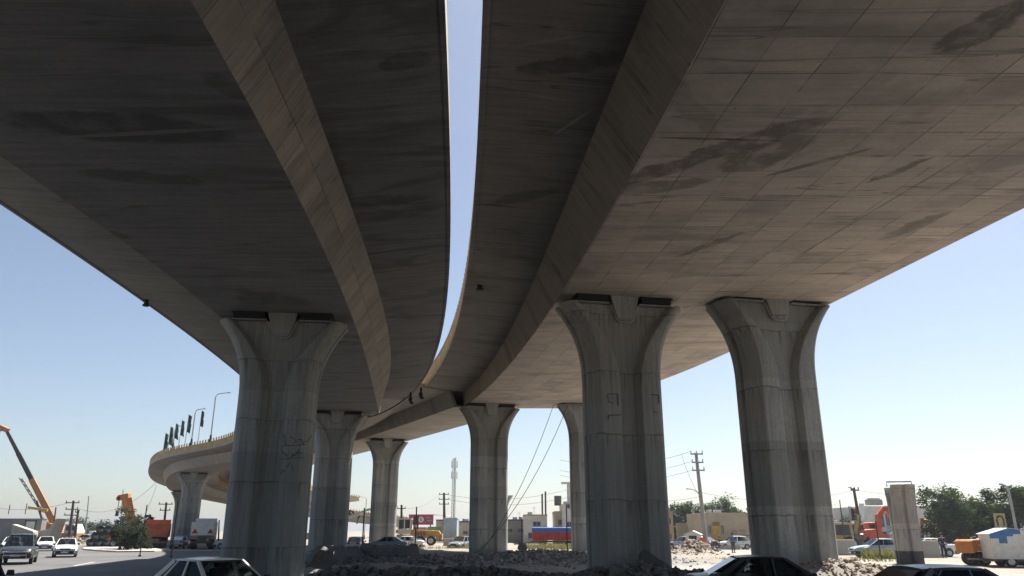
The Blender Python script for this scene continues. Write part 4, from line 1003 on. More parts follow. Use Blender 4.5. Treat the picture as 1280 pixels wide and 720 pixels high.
    part('truck_body', lambda bm: (box(bm, (-3.2, .5, 1.3), (7, 2.3, .8)), box(bm, (-5.8, .5, 2.1), (1.8, 2.3, 1.7), taper=(.8, .9))), WHT, t, bevel=.05)
    for x in (-5.5, -2, -.5):
        for s in (-1, 1): w = make_wheel(t, x, s * 1.05, .5, .35, 14); w.location.y += .5
    # little kiosk trailer and red motorcycle
    p = at(868, 686, 84); t = thing('kiosk_trailer', 'small white kiosk trailer with pitched roof beside the tall concrete pole', 'trailer', (p.x, 84, 0), R(-20))
    wl = part('wall', lambda bm: prism(bm, [(-.75, .45), (-.75, 1.6), (0, 1.9), (.75, 1.6), (.75, .45)], -.7, .7), WHT, t, smooth=False)
    part('roof', lambda bm: (beam(bm, (-.95, 0, 1.55), (0, 0, 1.96), 1.7, .05), beam(bm, (0, 0, 1.96), (.95, 0, 1.55), 1.7, .05)), WHT, t, smooth=False)
    part('window', lambda bm: box(bm, (0, -.71, 1.25), (.8, .04, .45)), WGL, t, smooth=False)
    for s in (-1, 1): make_wheel(t, 0, s * .72, .28, .16, 14)
    p = at(886, 687, 80); t = thing('motorcycle', 'parked motorcycle with orange delivery box near the beige building', 'motorcycle', (p.x, 80, 0), R(15))
    for x in (-.62, .62):
        w = part('wheel', lambda bm: tube(bm, [(.27 * math.cos(a), 0, .27 * math.sin(a)) for a in [2 * math.pi * k / 18 for k in range(19)]], .05, 6, cap=False), TYRE, t); w.location = (x, 0, .32)
        part('hub', lambda bm: disc(bm, (0, 0, 0), .1, .1, 'y', 10), RIM, w)
    part('frame', lambda bm: (beam(bm, (-.6, 0, .35), (.2, 0, .6), .1, .1), beam(bm, (.62, 0, .32), (.35, 0, 1.0), .07, .07), box(bm, (.0, 0, .5), (.5, .25, .3))), STEEL, t, bevel=.02)
    part('fuel_tank', lambda bm: prism(bm, [(-.05, .7), (0, .88), (.3, .9), (.4, .75)], -.13, .13), REDO, t, bevel=.04)
    part('seat', lambda bm: box(bm, (-.3, 0, .8), (.6, .25, .1)), SEAT, t, bevel=.03)
    part('handlebar', lambda bm: tube(bm, [(.3, -.35, 1.08), (.38, 0, 1.0), (.3, .35, 1.08)], .02, 6), DARKM, t)
    part('delivery_box', lambda bm: box(bm, (-.62, 0, 1.1), (.5, .5, .45)), REDO, t, bevel=.03)
# ---------------------------------------------------------------- trees
def leaf_mat(name, a, b):
    t = newmat(name); g = t.n('ShaderNodeNewGeometry').outputs['Random Per Island']; tc = t.n('ShaderNodeTexCoord').outputs['Object']
    c = t.mix(g, a, b); c = t.mix(t.ramp(t.noise(tc, .8, 3), .35, .65, .5, 0), c, [x * .6 for x in a])
    d = t.n('ShaderNodeBsdfDiffuse', {'Color': c}); tr = t.n('ShaderNodeBsdfTranslucent', {'Color': c}); m = t.n('ShaderNodeMixShader', {0: .35})
    t.t.links.new(d.outputs[0], m.inputs[1]); t.t.links.new(tr.outputs[0], m.inputs[2])
    o = t.n('ShaderNodeOutputMaterial'); t.t.links.new(m.outputs[0], o.inputs[0]); return t.m
LEAF = leaf_mat('green_leaves', (.035, .060, .018), (.085, .125, .040)); LEAFG = leaf_mat('grey_green_leaves', (.05, .065, .045), (.11, .13, .09)); LEAFD = leaf_mat('dusty_shaded_leaves', (.04, .055, .035), (.09, .11, .07))
BARK = M('tree_bark', (.09, .07, .055), .95, var=.4, bump=.5)
def make_tree(label, x, y, h, w, leaf=LEAF, trunk=.3, n=4200, ls=.24, seed=1, name='broadleaf_tree', group=None, z=0.):
    rg = random.Random(seed); t = thing(name, label, 'tree', (x, y, z), rg.uniform(0, 6), group)
    tips = []
    def wood(bm):
        fork = h * trunk; p = Vector((0, 0, 0)); pts = [p]
        for k in range(4): pts.append(Vector((rg.uniform(-.1, .1), rg.uniform(-.1, .1), fork * (k + 1) / 4)))
        tube(bm, pts, h * .032, 8, h * .02)
        for k in range(11):
            a = k * 2.4 + rg.uniform(-.4, .4); up = rg.uniform(.25, .98); rad = w / 2 * rg.uniform(.35, .85) * math.sqrt(max(.1, 1 - (up - .45) ** 2 * 1.6))
            e = Vector((rad * math.cos(a), rad * math.sin(a), fork + (h - fork) * up * .9))
            m = pts[-1].lerp(e, .5) + Vector((0, 0, rg.uniform(.0, .08) * h)); tube(bm, [pts[-1] - Vector((0, 0, .1)), m, e], h * .012, 6, h * .004); tips.append(e); tips.append(m.lerp(e, .4))
    part('trunk', wood, BARK, t)
    V, Fc = [], []
    cl = [(c, w * rg.uniform(.11, .22)) for c in tips] + [(Vector((w * .4 * rg.gauss(0, .6), w * .4 * rg.gauss(0, .6), h * rg.uniform(trunk + .05, .9))), w * rg.uniform(.07, .15)) for _ in range(30)]
    for _ in range(n):
        c, r = rg.choice(cl); d = Vector((rg.gauss(0, 1), rg.gauss(0, 1), rg.gauss(0, .75))).normalized() * r * rg.random() ** .4
        p = c + d; s = ls * rg.uniform(.6, 1.3)
        q = Matrix.Rotation(rg.uniform(0, 6.28), 3, 'Z') @ Matrix.Rotation(rg.gauss(.3, .6), 3, 'X')
        i = len(V); V += [p + q @ Vector(v) * s for v in ((-.5, 0, 0), (0, -.32, .06), (.5, 0, 0), (0, .32, .06))]; Fc.append((i, i + 1, i + 2, i + 3))
    me = bpy.data.meshes.new('crown'); me.from_pydata([v[:] for v in V], [], Fc); me.materials.append(leaf)
    o = bpy.data.objects.new('crown', me); COL.objects.link(o); o.parent = t
    return t
def build_trees():
    X = lambda px, Y: at(px, 670, Y).x
    make_tree('big dark spreading tree right of the short unfinished pier', X(1197, 84), 84, 6.6, 7.6, n=17000, ls=.27, seed=3, trunk=.04)
    make_tree('tall dark tree behind the yellow sign at the picture edge', X(1262, 82), 82, 6.7, 6.4, n=14000, ls=.27, seed=4, trunk=.05)
    make_tree('lower bushy tree filling the gap behind the orange roller', X(1232, 88), 88, 5.6, 5.5, n=12000, ls=.27, seed=5, trunk=.03)
    make_tree('bushy tree half cut by the picture edge over the site cabin', X(1300, 78), 78, 6.6, 6.2, n=12000, ls=.27, seed=6, trunk=.04)
    make_tree('tall airy tree rising above the beige building roof', X(910, 128), 128, 7.6, 6.6, n=9000, ls=.32, seed=7, trunk=.12)
    g = 'row of street trees over the beige wall'
    for k, (px, h, lab) in enumerate(((843, 6.3, 'round green tree next to the leaning rock pier, over the tan house'), (858, 6.9, 'green tree just left of the tall concrete pole over the arched gate'), (884, 6.6, 'green tree just right of the tall concrete pole'), (928, 6.4, 'green tree half hidden by the right paired pier'))):
        make_tree(lab, X(px, 134), 134 + k, h, 6.0, n=6500, ls=.34, seed=20 + k, trunk=.05, group=g)
    make_tree('low green bush under the shed roof left of the traffic signal', X(1050, 118), 118, 4.2, 7.0, n=3000, ls=.3, seed=30, trunk=.1, name='bush')
    # traffic island trees, left
    make_tree('dusty grey green roadside tree wrapped round the short crane boom', X(153, 86), 86, 4.7, 3.6, LEAFG, n=4600, ls=.19, seed=8, trunk=.06)
    make_tree('dark shaded roadside tree next to the orange tipper truck', X(171, 84), 84, 3.3, 3.0, LEAFD, n=4200, ls=.18, seed=9, trunk=.02)
    make_tree('small roadside tree in sun and shade at the island kerb', X(161, 81), 81, 2.6, 2.8, LEAFD, n=4000, ls=.17, seed=10, trunk=.02)
    make_tree('small upright tree poking up left of the orange tipper body', X(181, 104), 104, 4.3, 2.4, LEAFD, n=1800, ls=.24, seed=11, trunk=.25)
    make_tree('pale green tree behind the leaning poles at the left', X(100, 150), 150, 4.6, 6.5, LEAFG, n=2500, ls=.3, seed=12, trunk=.2)
    g = 'far bushes along the left horizon'
    for k, (px, h, lab) in enumerate(((113, 3.6, 'far low bush just right of the pale green tree'), (121, 4.2, 'far bush over the white van at the left horizon'), (129, 4.0, 'far bush above the pipe stack'), (138, 4.6, 'far bush touching the roadside tree'))):
        make_tree(lab, X(px, 175), 175, h, 6.0, LEAFG, n=1100, ls=.4, seed=40 + k, trunk=.1, name='bush', group=g)
    # weeds
    rg = random.Random(5); V, Fc = [], []
    def blades(x0, x1, y0, y1, n, hh):
        for _ in range(n):
            x, y = rg.uniform(x0, x1), rg.uniform(y0, y1); z = ground_h(x, y); a = rg.uniform(0, 6.28); l = hh * rg.uniform(.4, 1.2); w = .03
            i = len(V); dx, dy = math.cos(a), math.sin(a); lx, ly = rg.gauss(0, .3) * l, rg.gauss(0, .3) * l
            V.extend([(x - dx * w, y - dy * w, z), (x + dx * w, y + dy * w, z), (x + lx, y + ly, z + l)]); Fc.append((i, i + 1, i + 2))
    blades(1.2, 7.5, 76, 86, 2600, .55); blades(26.2, 28.2, 58.2, 59.8, 900, .75); blades(14, 26, 53, 57, 700, .3); blades(-14, -4, 78, 86, 500, .35)
    me = bpy.data.meshes.new('grass'); me.from_pydata(V, [], Fc); me.materials.append(leaf_mat('dry_grass', (.16, .17, .05), (.30, .27, .13)))
    o = bpy.data.objects.new('grass', me); COL.objects.link(o); o['kind'] = 'stuff'; o['label'] = 'dry yellow green weeds among the dirt'

# ---------------------------------------------------------------- buildings
def wall_mat(name, col, **kw): return M(name, col, .9, var=.18, sc=.8, bump=.2, dirt=.25, **kw)
CREAM = wall_mat('cream_render', (.46, .40, .31)); WHITEW = wall_mat('white_render', (.62, .61, .57)); GREYW = wall_mat('grey_blockwork', (.24, .23, .22)); BEIGE = wall_mat('beige_render', (.44, .37, .27))
BRICK = wall_mat('tan_brick', (.36, .25, .16)); ROOFS = M('dark_roof_felt', (.10, .095, .09), .9); BLUEW = wall_mat('pale_blue_sheet', (.36, .43, .48)); PRECAST = wall_mat('precast_concrete', (.42, .39, .33))
def block(label, name, cat, px0, px1, pytop, Y, depth, mat, wins=(), doors=(), para=.25, rot=0., z0=-.2, roofmat=None):
    """flat roofed building whose camera side spans the given pixels at distance Y; windows and doors as (u, z, w, h) in metres"""
    a, b = at(px0, 660, Y), at(px1, 660, Y); zt = at((px0 + px1) / 2, pytop, Y).z; w = b.x - a.x
    t = thing(name, label, cat, ((a.x + b.x) / 2, Y, 0), R(rot))
    part('wall', lambda bm: box(bm, (0, depth / 2, (zt + z0) / 2), (w, depth, zt - z0)), mat, t, smooth=False)
    part('roof', lambda bm: (box(bm, (0, depth / 2, zt + .02), (w - .3, depth - .3, .08)), *[box(bm, c, s) for c, s in (((0, .08, zt + para / 2), (w + .08, .22, para)), ((0, depth - .08, zt + para / 2), (w + .08, .22, para)), ((-w / 2 + .05, depth / 2, zt + para / 2), (.22, depth - .4, para)), ((w / 2 - .05, depth / 2, zt + para / 2), (.22, depth - .4, para)))]) and None, roofmat or mat, t, smooth=False)
    rg = random.Random(int(px0 * 7 + Y)); H_ = zt
    if name not in ('block_wall', 'yard_wall', 'viaduct_abutment') and w > 2.5:
        tx = rg.uniform(-.3, .3) * w
        part('roof_tank', lambda bm: (tube(bm, [(tx, depth * .4, H_ + .05), (tx, depth * .4, H_ + .2 + .5)], .38, 12), box(bm, (tx, depth * .4, H_ + .1), (.9, .9, .14))), GALV, t, bevel=.02)
        ax_ = rg.uniform(-.4, .4) * w
        part('air_conditioner', lambda bm: (box(bm, (ax_, .6, H_ + .36), (.8, .6, .55)), disc(bm, (ax_, .29, H_ + .38), .2, .04, 'y', 12)), WHITEW, t, bevel=.02)
        part('aerial', lambda bm: (tube(bm, [(ax_ + .7, 1.2, H_), (ax_ + .7, 1.2, H_ + 1.5)], .025, 5), box(bm, (ax_ + .7, 1.2, H_ + 1.35), (.7, .03, .03)), box(bm, (ax_ + .7, 1.2, H_ + 1.15), (.5, .03, .03))), GALV, t, smooth=False)
    for u, z, ww, hh in wins:
        f = part('window', lambda bm: [box(bm, c, s) for c, s in (((u, -.02, z + hh / 2), (ww + .12, .10, .07)), ((u, -.02, z - hh / 2), (ww + .2, .16, .07)), ((u - ww / 2, -.02, z), (.07, .09, hh)), ((u + ww / 2, -.02, z), (.07, .09, hh)), ((u, -.02, z), (.05, .07, hh)))], GALV, t, smooth=False)
        part('pane', lambda bm: box(bm, (u, -.008, z), (ww - .04, .05, hh - .04)), WGL, f, smooth=False)
    for u, ww, hh, dm in doors:
        d = part('door', lambda bm: (box(bm, (u, -.03, hh / 2), (ww, .1, hh)), *[box(bm, (u + s * (ww / 2 + .05), -.03, hh / 2), (.1, .14, hh + .1)) for s in (-1, 1)], box(bm, (u, -.085, hh * .72), (ww * .7, .03, hh * .3))) and None, dm, t, smooth=False)
        part('handle', lambda bm: box(bm, (u + ww * .36, -.11, hh * .48), (.05, .06, .2)), DARKM, d, smooth=False)
    return t
def squiggle_text(name, parent, mat, lines, width, z0, dz, y, seed, size=.14):
    """rows of joined cursive strokes with dots, as on the wall"""
    rg = random.Random(seed)
    def fn(bm):
        for k in range(lines):
            x = -width / 2 + rg.uniform(0, .3); x1 = width / 2 - rg.uniform(0, width * .3); z = z0 - k * dz
            while x < x1:
                n = rg.randint(3, 7); pts = []
                for q in range(n):
                    pts.append((x, y, z + rg.uniform(-.35, .6) * size)); x += size * rg.uniform(.5, 1.0)
                tube(bm, pts, size * .13, 4)
                for q in range(rg.randint(1, 3)):
                    p = rg.choice(pts); box(bm, (p[0], y, p[2] + size * rg.choice((-.8, .95))), (size * .22, .02, size * .22), rot=ry(.78))
                x += size * .7
    return part(name, fn, mat, parent, smooth=False)
def build_buildings():
    # right: white hall with pipes on the roof, lower blue-grey lean-to
    t = block('long white hall with flues on its roof behind the excavators', 'industrial_hall', 'building', 1083, 1176, 634, 112, 14, WHITEW, wins=((-2.9, 3.4, .5, 1.9), (-2.1, 3.4, .5, 1.9), (-3.2, 1.4, 1.4, .9)), para=.15)
    for k, (x, h) in enumerate(((-1.0, 1.5), (.2, .9), (1.0, 1.0))): part('roof_flue', lambda bm: (tube(bm, [(x, 1.5, 5.3), (x, 1.5, 5.4 + h)], .12, 8), disc(bm, (x, 1.5, 5.45 + h), .24, .16, 'z', 10)), GALV, t)
    part('roof_tank', lambda bm: (box(bm, (-2.8, 2, 5.9), (2.0, 1.4, .8)), box(bm, (-2.8, 2, 6.35), (1.5, 1.0, .25))), GREYW, t, bevel=.05)
    sg = part('blue_sign_panel', lambda bm: box(bm, (-1.8, -.05, 2.0), (1.2, .06, 1.3)), BLUEW, t, smooth=False)
    squiggle_text('painted_lettering', t, M('blue_lettering', (.08, .18, .42), .7), 3, 1.0, 2.3, .4, -.10, 3, .2).location.x = -1.8
    block('low blue grey lean to building beside the white hall', 'lean_to_shed', 'building', 1046, 1083, 657, 110, 8, BLUEW, wins=((.6, 1.4, .8, .7),))
    block('dark roofed shed far behind the bush near the traffic signal', 'roadside_shed', 'building', 1040, 1062, 641, 128, 5, BRICK, wins=((0, 3.2, 1.6, .8),), roofmat=ROOFS)
    # middle right: beige building with an ochre door and painted writing
    OCHRE = M('ochre_door_paint', (.58, .34, .06), .6)
    t = block('beige one storey building with ochre door and painted script on its wall', 'beige_building', 'building', 880, 947, 644, 95, 9, BEIGE, wins=((-2.55, 2.1, .32, 1.0), (-1.02, 2.1, .36, 1.0)), doors=((-1.75, .85, 2.5, OCHRE),), para=.3)
    part('door_fanlight', lambda bm: box(bm, (-1.75, -.03, 2.75), (.85, .08, .45)), M('brown_fanlight', (.22, .15, .08), .5), t, smooth=False)
    INK = M('dark_wall_lettering', (.06, .055, .05), .8)
    squiggle_text('painted_lettering', t, INK, 2, 1.7, 1.95, .32, -.012, 11, .17).location.x = .8
    squiggle_text('painted_lettering', t, INK, 3, 3.4, 1.35, .38, -.012, 12, .2).location.x = 1.2
    t = block('beige yard wall with white arched gate under the street trees', 'yard_wall', 'wall', 846, 884, 655, 104, .4, BEIGE, para=.12)
    part('gate', lambda bm: prism(bm, [(-1.1, 0), (-1.1, 1.6), (-.6, 1.85), (.2, 2.0), (1.0, 1.8), (1.45, 1.55), (1.45, 0)], -.10, -.03), WHITEW, t, smooth=False)
    t = block('tan brick house peeping out right of the leaning rock pier', 'brick_house', 'house', 822, 842, 641, 108, 8, BRICK, wins=((.55, 3.2, .5, .8), (.55, 1.2, .5, .8)), para=.2)
    part('water_tank', lambda bm: (tube(bm, [(.4, 2, 4.4), (.4, 2, 5.2)], .45, 12), beam(bm, (-.4, 2, 4.3), (-.4, 2, 5.6), .08, .08)), GALV, t)
    # middle: cluster past the blue trailer
    t = block('white flat roofed workshop behind the blue topped trailer', 'workshop', 'building', 655, 684, 645, 128, 10, WHITEW, wins=((.2, 3.0, 1.2, .7), (-.8, 1.2, .8, .9)), roofmat=CREAM)
    for x, h in ((1.2, 3.4), (1.75, 3.8)): part('chimney', lambda bm: beam(bm, (x, 2, 4.2), (x, 2, 4.4 + h), .28, .28), ROOFS, t, smooth=False)
    block('low grey shed with long dark roof by the two slanting cables', 'grey_shed', 'building', 633, 656, 651, 135, 9, GREYW, wins=((-1.0, 2.0, 1.0, .7), (.8, 2.0, 1.0, .7)), roofmat=ROOFS)
    t = block('cream tower block with roof tank behind the brown edged pier', 'cream_tower', 'building', 694, 706, 641, 125, 8, CREAM, wins=((.0, 3.2, .6, .9),), doors=())
    part('roof_cabin', lambda bm: (box(bm, (-.15, 2, 6.6), (1.1, 1.2, 1.5)),), ROOFS, t, smooth=False)
    t = block('tall pale house with flat canopy beside the brown edged pier', 'pale_house', 'building', 704, 728, 632, 122, 9, WHITEW, wins=((-.7, 5.6, .6, .6), (.4, 5.6, .6, .6), (-.5, 2.8, .9, .9)), doors=())
    part('canopy', lambda bm: (box(bm, (-.4, 2, 9.2), (2.2, 1.6, .25)), beam(bm, (0, 2, 6.0), (0, 2, 9.1), 1.6, 1.2)), WHITEW, t, smooth=False)
    # centre: billboard, green hoarding, blue containers
    t = thing('billboard', 'magenta roadside billboard with white emblem behind the yellow grader', 'billboard', (at(526, 660, 150).x, 150, 0))
    zb, zt = at(526, 656, 150).z, at(526, 643, 150).z; zc = (zb + zt) / 2
    bd = part('panel', lambda bm: box(bm, (0, 0, zc), (4.7, .2, zt - zb)), M('magenta_billboard', (.42, .07, .14), .6), t, smooth=False)
    WL = M('white_lettering', (.75, .72, .70), .6)
    part('emblem', lambda bm: (disc(bm, (0, -.12, zc), .55, .06, 'y', 18),), WL, bd)
    part('emblem_mark', lambda bm: (box(bm, (0, -.17, zc), (.2, .04, .6)),), M('magenta_billboard'), bd, smooth=False)
    for s in (-1, 1): squiggle_text('billboard_lettering', bd, WL, 2, 1.3, zc + .35, .6, -.12, 20 + s, .3).location.x = s * 1.5
    for s in (-1, 1): part('post', lambda bm: beam(bm, (s * 1.8, .1, 0), (s * 1.8, .1, zb), .2, .2), DARKM, t, smooth=False)
    t = thing('hoarding', 'low green and pink hoarding panels under the magenta billboard', 'hoarding', (at(537, 660, 140).x, 140, 0))
    part('green_panel', lambda bm: box(bm, (.9, 0, 1.9), (2.4, .15, 1.5)), M('green_hoarding', (.22, .38, .12), .6), t, smooth=False)
    part('pink_panel', lambda bm: box(bm, (-1.6, 0, 1.6), (2.2, .15, 1.9)), M('faded_pink_hoarding', (.48, .22, .17), .6), t, smooth=False)
    for x in (-2.4, -.4, 1.9): part('post', lambda bm: beam(bm, (x, .15, 0), (x, .15, 2.5), .12, .12), DARKM, t, smooth=False)
    t = block('pale blue metal container hut at the foot of the lattice tower', 'container_hut', 'hut', 554, 571, 649, 138, 5, BLUEW, doors=((.6, .8, 1.9, GALV),))
    block('cream low store beside the pale blue container hut', 'low_store', 'building', 545, 556, 651, 150, 6, CREAM, roofmat=ROOFS)
    block('dun shed between the lattice tower and the gravel mound pier', 'dun_shed', 'building', 572, 592, 653, 145, 6, BEIGE, roofmat=ROOFS, wins=((0, 1.6, .9, .6),))
    g = 'jersey blocks heaped in the sunlit yard'
    for k, (px, lab) in enumerate(((561, 'pale concrete block below the blue hut, left of the pair'), (569, 'pale concrete block below the blue hut, right of the pair'))):
        p = at(px, 672, 108); o = part('concrete_block', lambda bm: prism(bm, [(-.5, 0), (-.32, .3), (-.22, .95), (.22, .95), (.32, .3), (.5, 0)], -.7, .7, 'x'), PRECAST, None, bevel=.03); o.location = (p.x, 108, 0); o.rotation_euler = (0, 0, .2 - .4 * k); tag(o, lab, 'concrete block', g)
    # left: block wall and precast pieces
    t = block('dark grey block wall with yellow beam along its top at the far left', 'block_wall', 'wall', -30, 51, 649, 112, 1.2, GREYW, para=.1)
    part('yellow_beam', lambda bm: beam(bm, (2.1, .3, 5.15), (4.9, .3, 4.75), .3, .35), M('faded_yellow_beam', (.55, .38, .08), .6), t, smooth=False)
    part('coping_rail', lambda bm: [beam(bm, (x, .3, 4.2), (x, .3, 5.3 + (k % 3) * .2), .08, .08) for k, x in enumerate((-3, -.6, 1.8, 3.9))], DARKM, t, smooth=False)
    g = 'precast concrete wedges by the road'
    for k, (px, Y, pts, lab) in enumerate(((25, 100, [(-.8, 0), (-.95, 2.75), (1.6, 1.9), (1.9, 0)], 'wedge shaped precast concrete piece, left of the pair by the road'), (58, 102, [(-1.9, 0), (-1.2, 1.9), (.9, 2.2), (1.9, 3.5), (1.1, .1)], 'leaning pointed precast concrete piece under the crane boom'))):
        p = at(px, 676, Y); o = part('precast_piece', lambda bm: prism(bm, pts, -.8, .8), PRECAST, None, bevel=.05); o.location = (p.x, Y, 0); o.rotation_euler = (0, 0, R(12 - 30 * k)); tag(o, lab, 'concrete piece', g)
    p = at(37, 662, 103); t = thing('sign_frame', 'square pale sign frame on posts between the two precast concrete pieces', 'sign', (p.x, 103, 0))
    part('panel', lambda bm: box(bm, (0, 0, 2.45), (1.15, .08, 1.3)), WHT, t, smooth=False)
    part('frame', lambda bm: [box(bm, c, s) for c, s in (((-.66, 0, 2.3), (.12, .12, 2.0)), ((.66, 0, 2.3), (.12, .12, 2.0)), ((0, 0, 3.2), (1.6, .12, .12)), ((0, 0, 1.7), (1.6, .12, .12)))], DARKM, t, smooth=False)
    for s in (-1, 1): part('post', lambda bm: beam(bm, (s * .6, 0, 0), (s * .6, 0, 1.4), .1, .1), DARKM, t, smooth=False)
    # concrete barrier blocks on the right
    g = 'grey concrete barrier blocks at the roadside'
    for px, py, w, lab in ((1052, 694, 2.3, 'grey barrier block in front of the yellow backhoe'), (1157, 697, 2.1, 'grey barrier block right of the short unfinished pier'), (905, 687, 3.4, 'low pale kerb wall before the beige building')):
        p = gp(px, py); h = 1.25 if py > 690 else .45; o = part('barrier_block', lambda bm: prism(bm, [(-.4, 0), (-.34, h * .3), (-.2, h), (.2, h), (.34, h * .3), (.4, 0)], -w / 2, w / 2, 'x'), PRECAST, None, bevel=.03); o.location = p; tag(o, lab, 'barrier block', g)

# ---------------------------------------------------------------- poles, lamps, wires, flags
CONC = wall_mat('pole_concrete', (.33, .31, .28)); WOOD = M('tarred_wood_pole', (.07, .06, .05), .9)
def pole_at(px, py0, py1, Y, px1=None):
    a = at(px, 670, Y); return Vector((a.x, Y, 0)), at(px if px1 is None else px1, py1, Y) - Vector((a.x, Y, 0))
def utility_pole(label, px, px1, pytop, Y, r, mat, arms, lamp=None, group=None):
    o, top = pole_at(px, 670, pytop, Y, px1); t = thing('utility_pole', label, 'utility pole', tuple(o), 0, group)
    part('pole', lambda bm: tube(bm, [(0, 0, -.2), top], r * 1.6, 8, r), mat, t)
    for dz, w in arms:
        c = top * (1 - dz / top.z) ; 
        am = part('crossarm', lambda bm: box(bm, c + Vector((0, -r - .08, 0)), (w, .12, .14)), mat if mat is WOOD else GALV, t, smooth=False)
        for s in (-1, 0, 1): part('insulator', lambda bm: tube(bm, [c + Vector((s * w * .45, -r - .08, .07)), c + Vector((s * w * .45, -r - .08, .34))], .06, 6), WHITEW if mat is CONC else DARKM, am)
    if lamp:
        dz, dx = lamp; c = top * (1 - dz / top.z)
        am = part('lamp_arm', lambda bm: tube(bm, [c, c + Vector((dx * .6, -.1, .45)), c + Vector((dx, -.1, .55))], .045, 6), GALV, t)
        part('lamp_head', lambda bm: box(bm, c + Vector((dx * 1.15, -.1, .56)), (abs(dx) * .35, .22, .13), taper=(.8, .7)), GALV, am, bevel=.02)
    return t, o + top
def wire(label, p0, p1, sag=.6, r=.02, name='power_line', n=14, cat='cable', group='overhead power lines'):
    p0, p1 = Vector(p0), Vector(p1)
    bm = bmesh.new(); tube(bm, [p0.lerp(p1, k / n) - Vector((0, 0, sag * 4 * (k / n) * (1 - k / n))) - p0 for k in range(n + 1)], r * .8, 5)
    o = obj(name, bm, WIRE); o.location = p0; tag(o, label, cat, group); return o
def build_poles():
    t, p1 = utility_pole('tall concrete utility pole with three crossarms and a street lamp', 882, 870, 566, 80, .16, CONC, ((.15, 1.3), (1.0, 1.2), (1.8, 1.3)), lamp=(4.2, -1.1))
    t, p2 = utility_pole('wooden utility pole before the white hall, right of the traffic signal', 1078, 1067, 610, 88, .15, WOOD, ((.25, .9),), lamp=(.5, -.5))
    t, p3 = utility_pole('dark utility pole with three crossarms left of the lattice tower', 556, 555, 616, 150, .2, WOOD, ((.3, 1.9), (1.2, 2.1), (2.1, 1.9)))
    t, p4 = utility_pole('dark utility pole behind the grader cab', 502, 502, 631, 130, .17, WOOD, ((.6, 1.4),))
    t, p5 = utility_pole('leaning wooden pole with three crossarms behind the concrete pieces', 87, 92, 626, 125, .17, WOOD, ((.3, 2.2), (1.3, 2.0), (2.2, 2.2)))
    t, p6 = utility_pole('short leaning wooden pole just right of the leaning crossarm pole', 94, 98, 637, 125, .16, WOOD, ((.4, .6),))
    t, p7 = utility_pole('thin bare mast leaning far right of the leaning wooden poles', 107, 111, 620, 140, .08, GALV, ())
    t, p8 = utility_pole('thin stub pole rising behind the crane boom', 66, 70, 634, 125, .1, WOOD, ())
    t, p9 = utility_pole('distant wooden pole with crossarms right of the orange tipper truck', 204, 208, 628, 135, .16, WOOD, ((.3, 2.4), (1.3, 1.8)))
    t, p10 = utility_pole('thin mast standing in the roadside trees by the short crane', 150, 154, 612, 120, .06, GALV, ())
    t, p11 = utility_pole('small stub pole in the gap below the far deck', 274, 274, 650, 130, .1, WOOD, ())
    g = 'thin reinforcing rods stuck in the median'
    for px, py, Y, h, lab in ((453, 681, 50, 3.0, 'thin black rod before the parked hatchback'), (519, 682, 50, 3.0, 'thin black rod before the yellow grader'), (652, 675, 70, 2.7, 'thin black rod by the boulder near the slanting cables'), (709, 681, 56, 3.2, 'thin black rod before the tall pale house'), (1101, 697, 56, 2.6, 'thin black rod before the silver sedan on the right'), (214, 693, 62, 4.2, 'thin black rod standing in the shaded road near the white tipper'), (175, 693, 64, 4.0, 'thin black rod beside the dark roadside tree'), (1055, 668, 70, 4.6, 'thin black rod in front of the bush by the yellow backhoe')):
        p = at(px, py, Y); p.z = ground_h(p.x, Y)
        bm = bmesh.new(); tube(bm, [(0, 0, -.1), (0, 0, h)], .045, 6); tube(bm, [(0, 0, 0), (0, 0, .12)], .12, 6); o = obj('steel_rod', bm, DARKM); o.location = p; tag(o, lab, 'steel rod', g)
    # lattice tower
    o, top = pole_at(566, 670, 572, 190); t = thing('lattice_tower', 'slim lattice mobile phone tower with white antennas at its head', 'tower', tuple(o)); H = top.z
    legs = [Vector((.5 * math.cos(a), .5 * math.sin(a), 0)) for a in (R(90), R(210), R(330))]
    def lat(bm):
        N = 26
        for L in legs: tube(bm, [L, L * .85 + Vector((0, 0, H))], .07, 6)
        for k in range(N):
            for i in range(3):
                a, b = legs[i], legs[(i + 1) % 3]; tube(bm, [a + Vector((0, 0, H * k / N)), b + Vector((0, 0, H * (k + 1) / N))], .045, 4); tube(bm, [a + Vector((0, 0, H * k / N)), b + Vector((0, 0, H * k / N))], .04, 4)
    part('lattice_mast', lat, M('tower_paint', (.42, .42, .43), .6), t)
    for k in range(3):
        a = R(30 + 120 * k)
        for z in (-1.6, -4.2): part('antenna', lambda bm: box(bm, (.75 * math.cos(a), .75 * math.sin(a), H + z), (.24, .22, 1.8)), WHT, t, bevel=.05)
    part('cable_ladder', lambda bm: box(bm, (.12, -.3, H / 2), (.12, .06, H * .98)), GALV, t, smooth=False)
    # traffic signal, lamps
    o, top = pole_at(1066, 670, 633, 78, 1061); t = thing('traffic_signal', 'traffic signal with black heads on a pale pole', 'traffic light', tuple(o))
    part('pole', lambda bm: tube(bm, [(0, 0, 0), top], .08, 8, .06), GALV, t)
    hd = part('signal_head', lambda bm: (box(bm, top + Vector((.35, -.1, -.75)), (.42, .35, 1.15)), *[disc(bm, top + Vector((.35, -.36, -.40 - .36 * k)), .16, .2, 'y', 12) for k in range(3)]) and None, TRIM, t, bevel=.03)
    for k, c in enumerate(((.25, .02, .02), (.25, .16, .02), (.02, .18, .08))): part('lens', lambda bm: disc(bm, top + Vector((.35, -.47, -.40 - .36 * k)), .12, .02, 'y', 12), M('signal_lens_%s' % ('red', 'amber', 'green')[k], c, .2), hd)
    part('bracket', lambda bm: tube(bm, [top, top + Vector((.35, 0, -.1))], .04, 6), GALV, t)
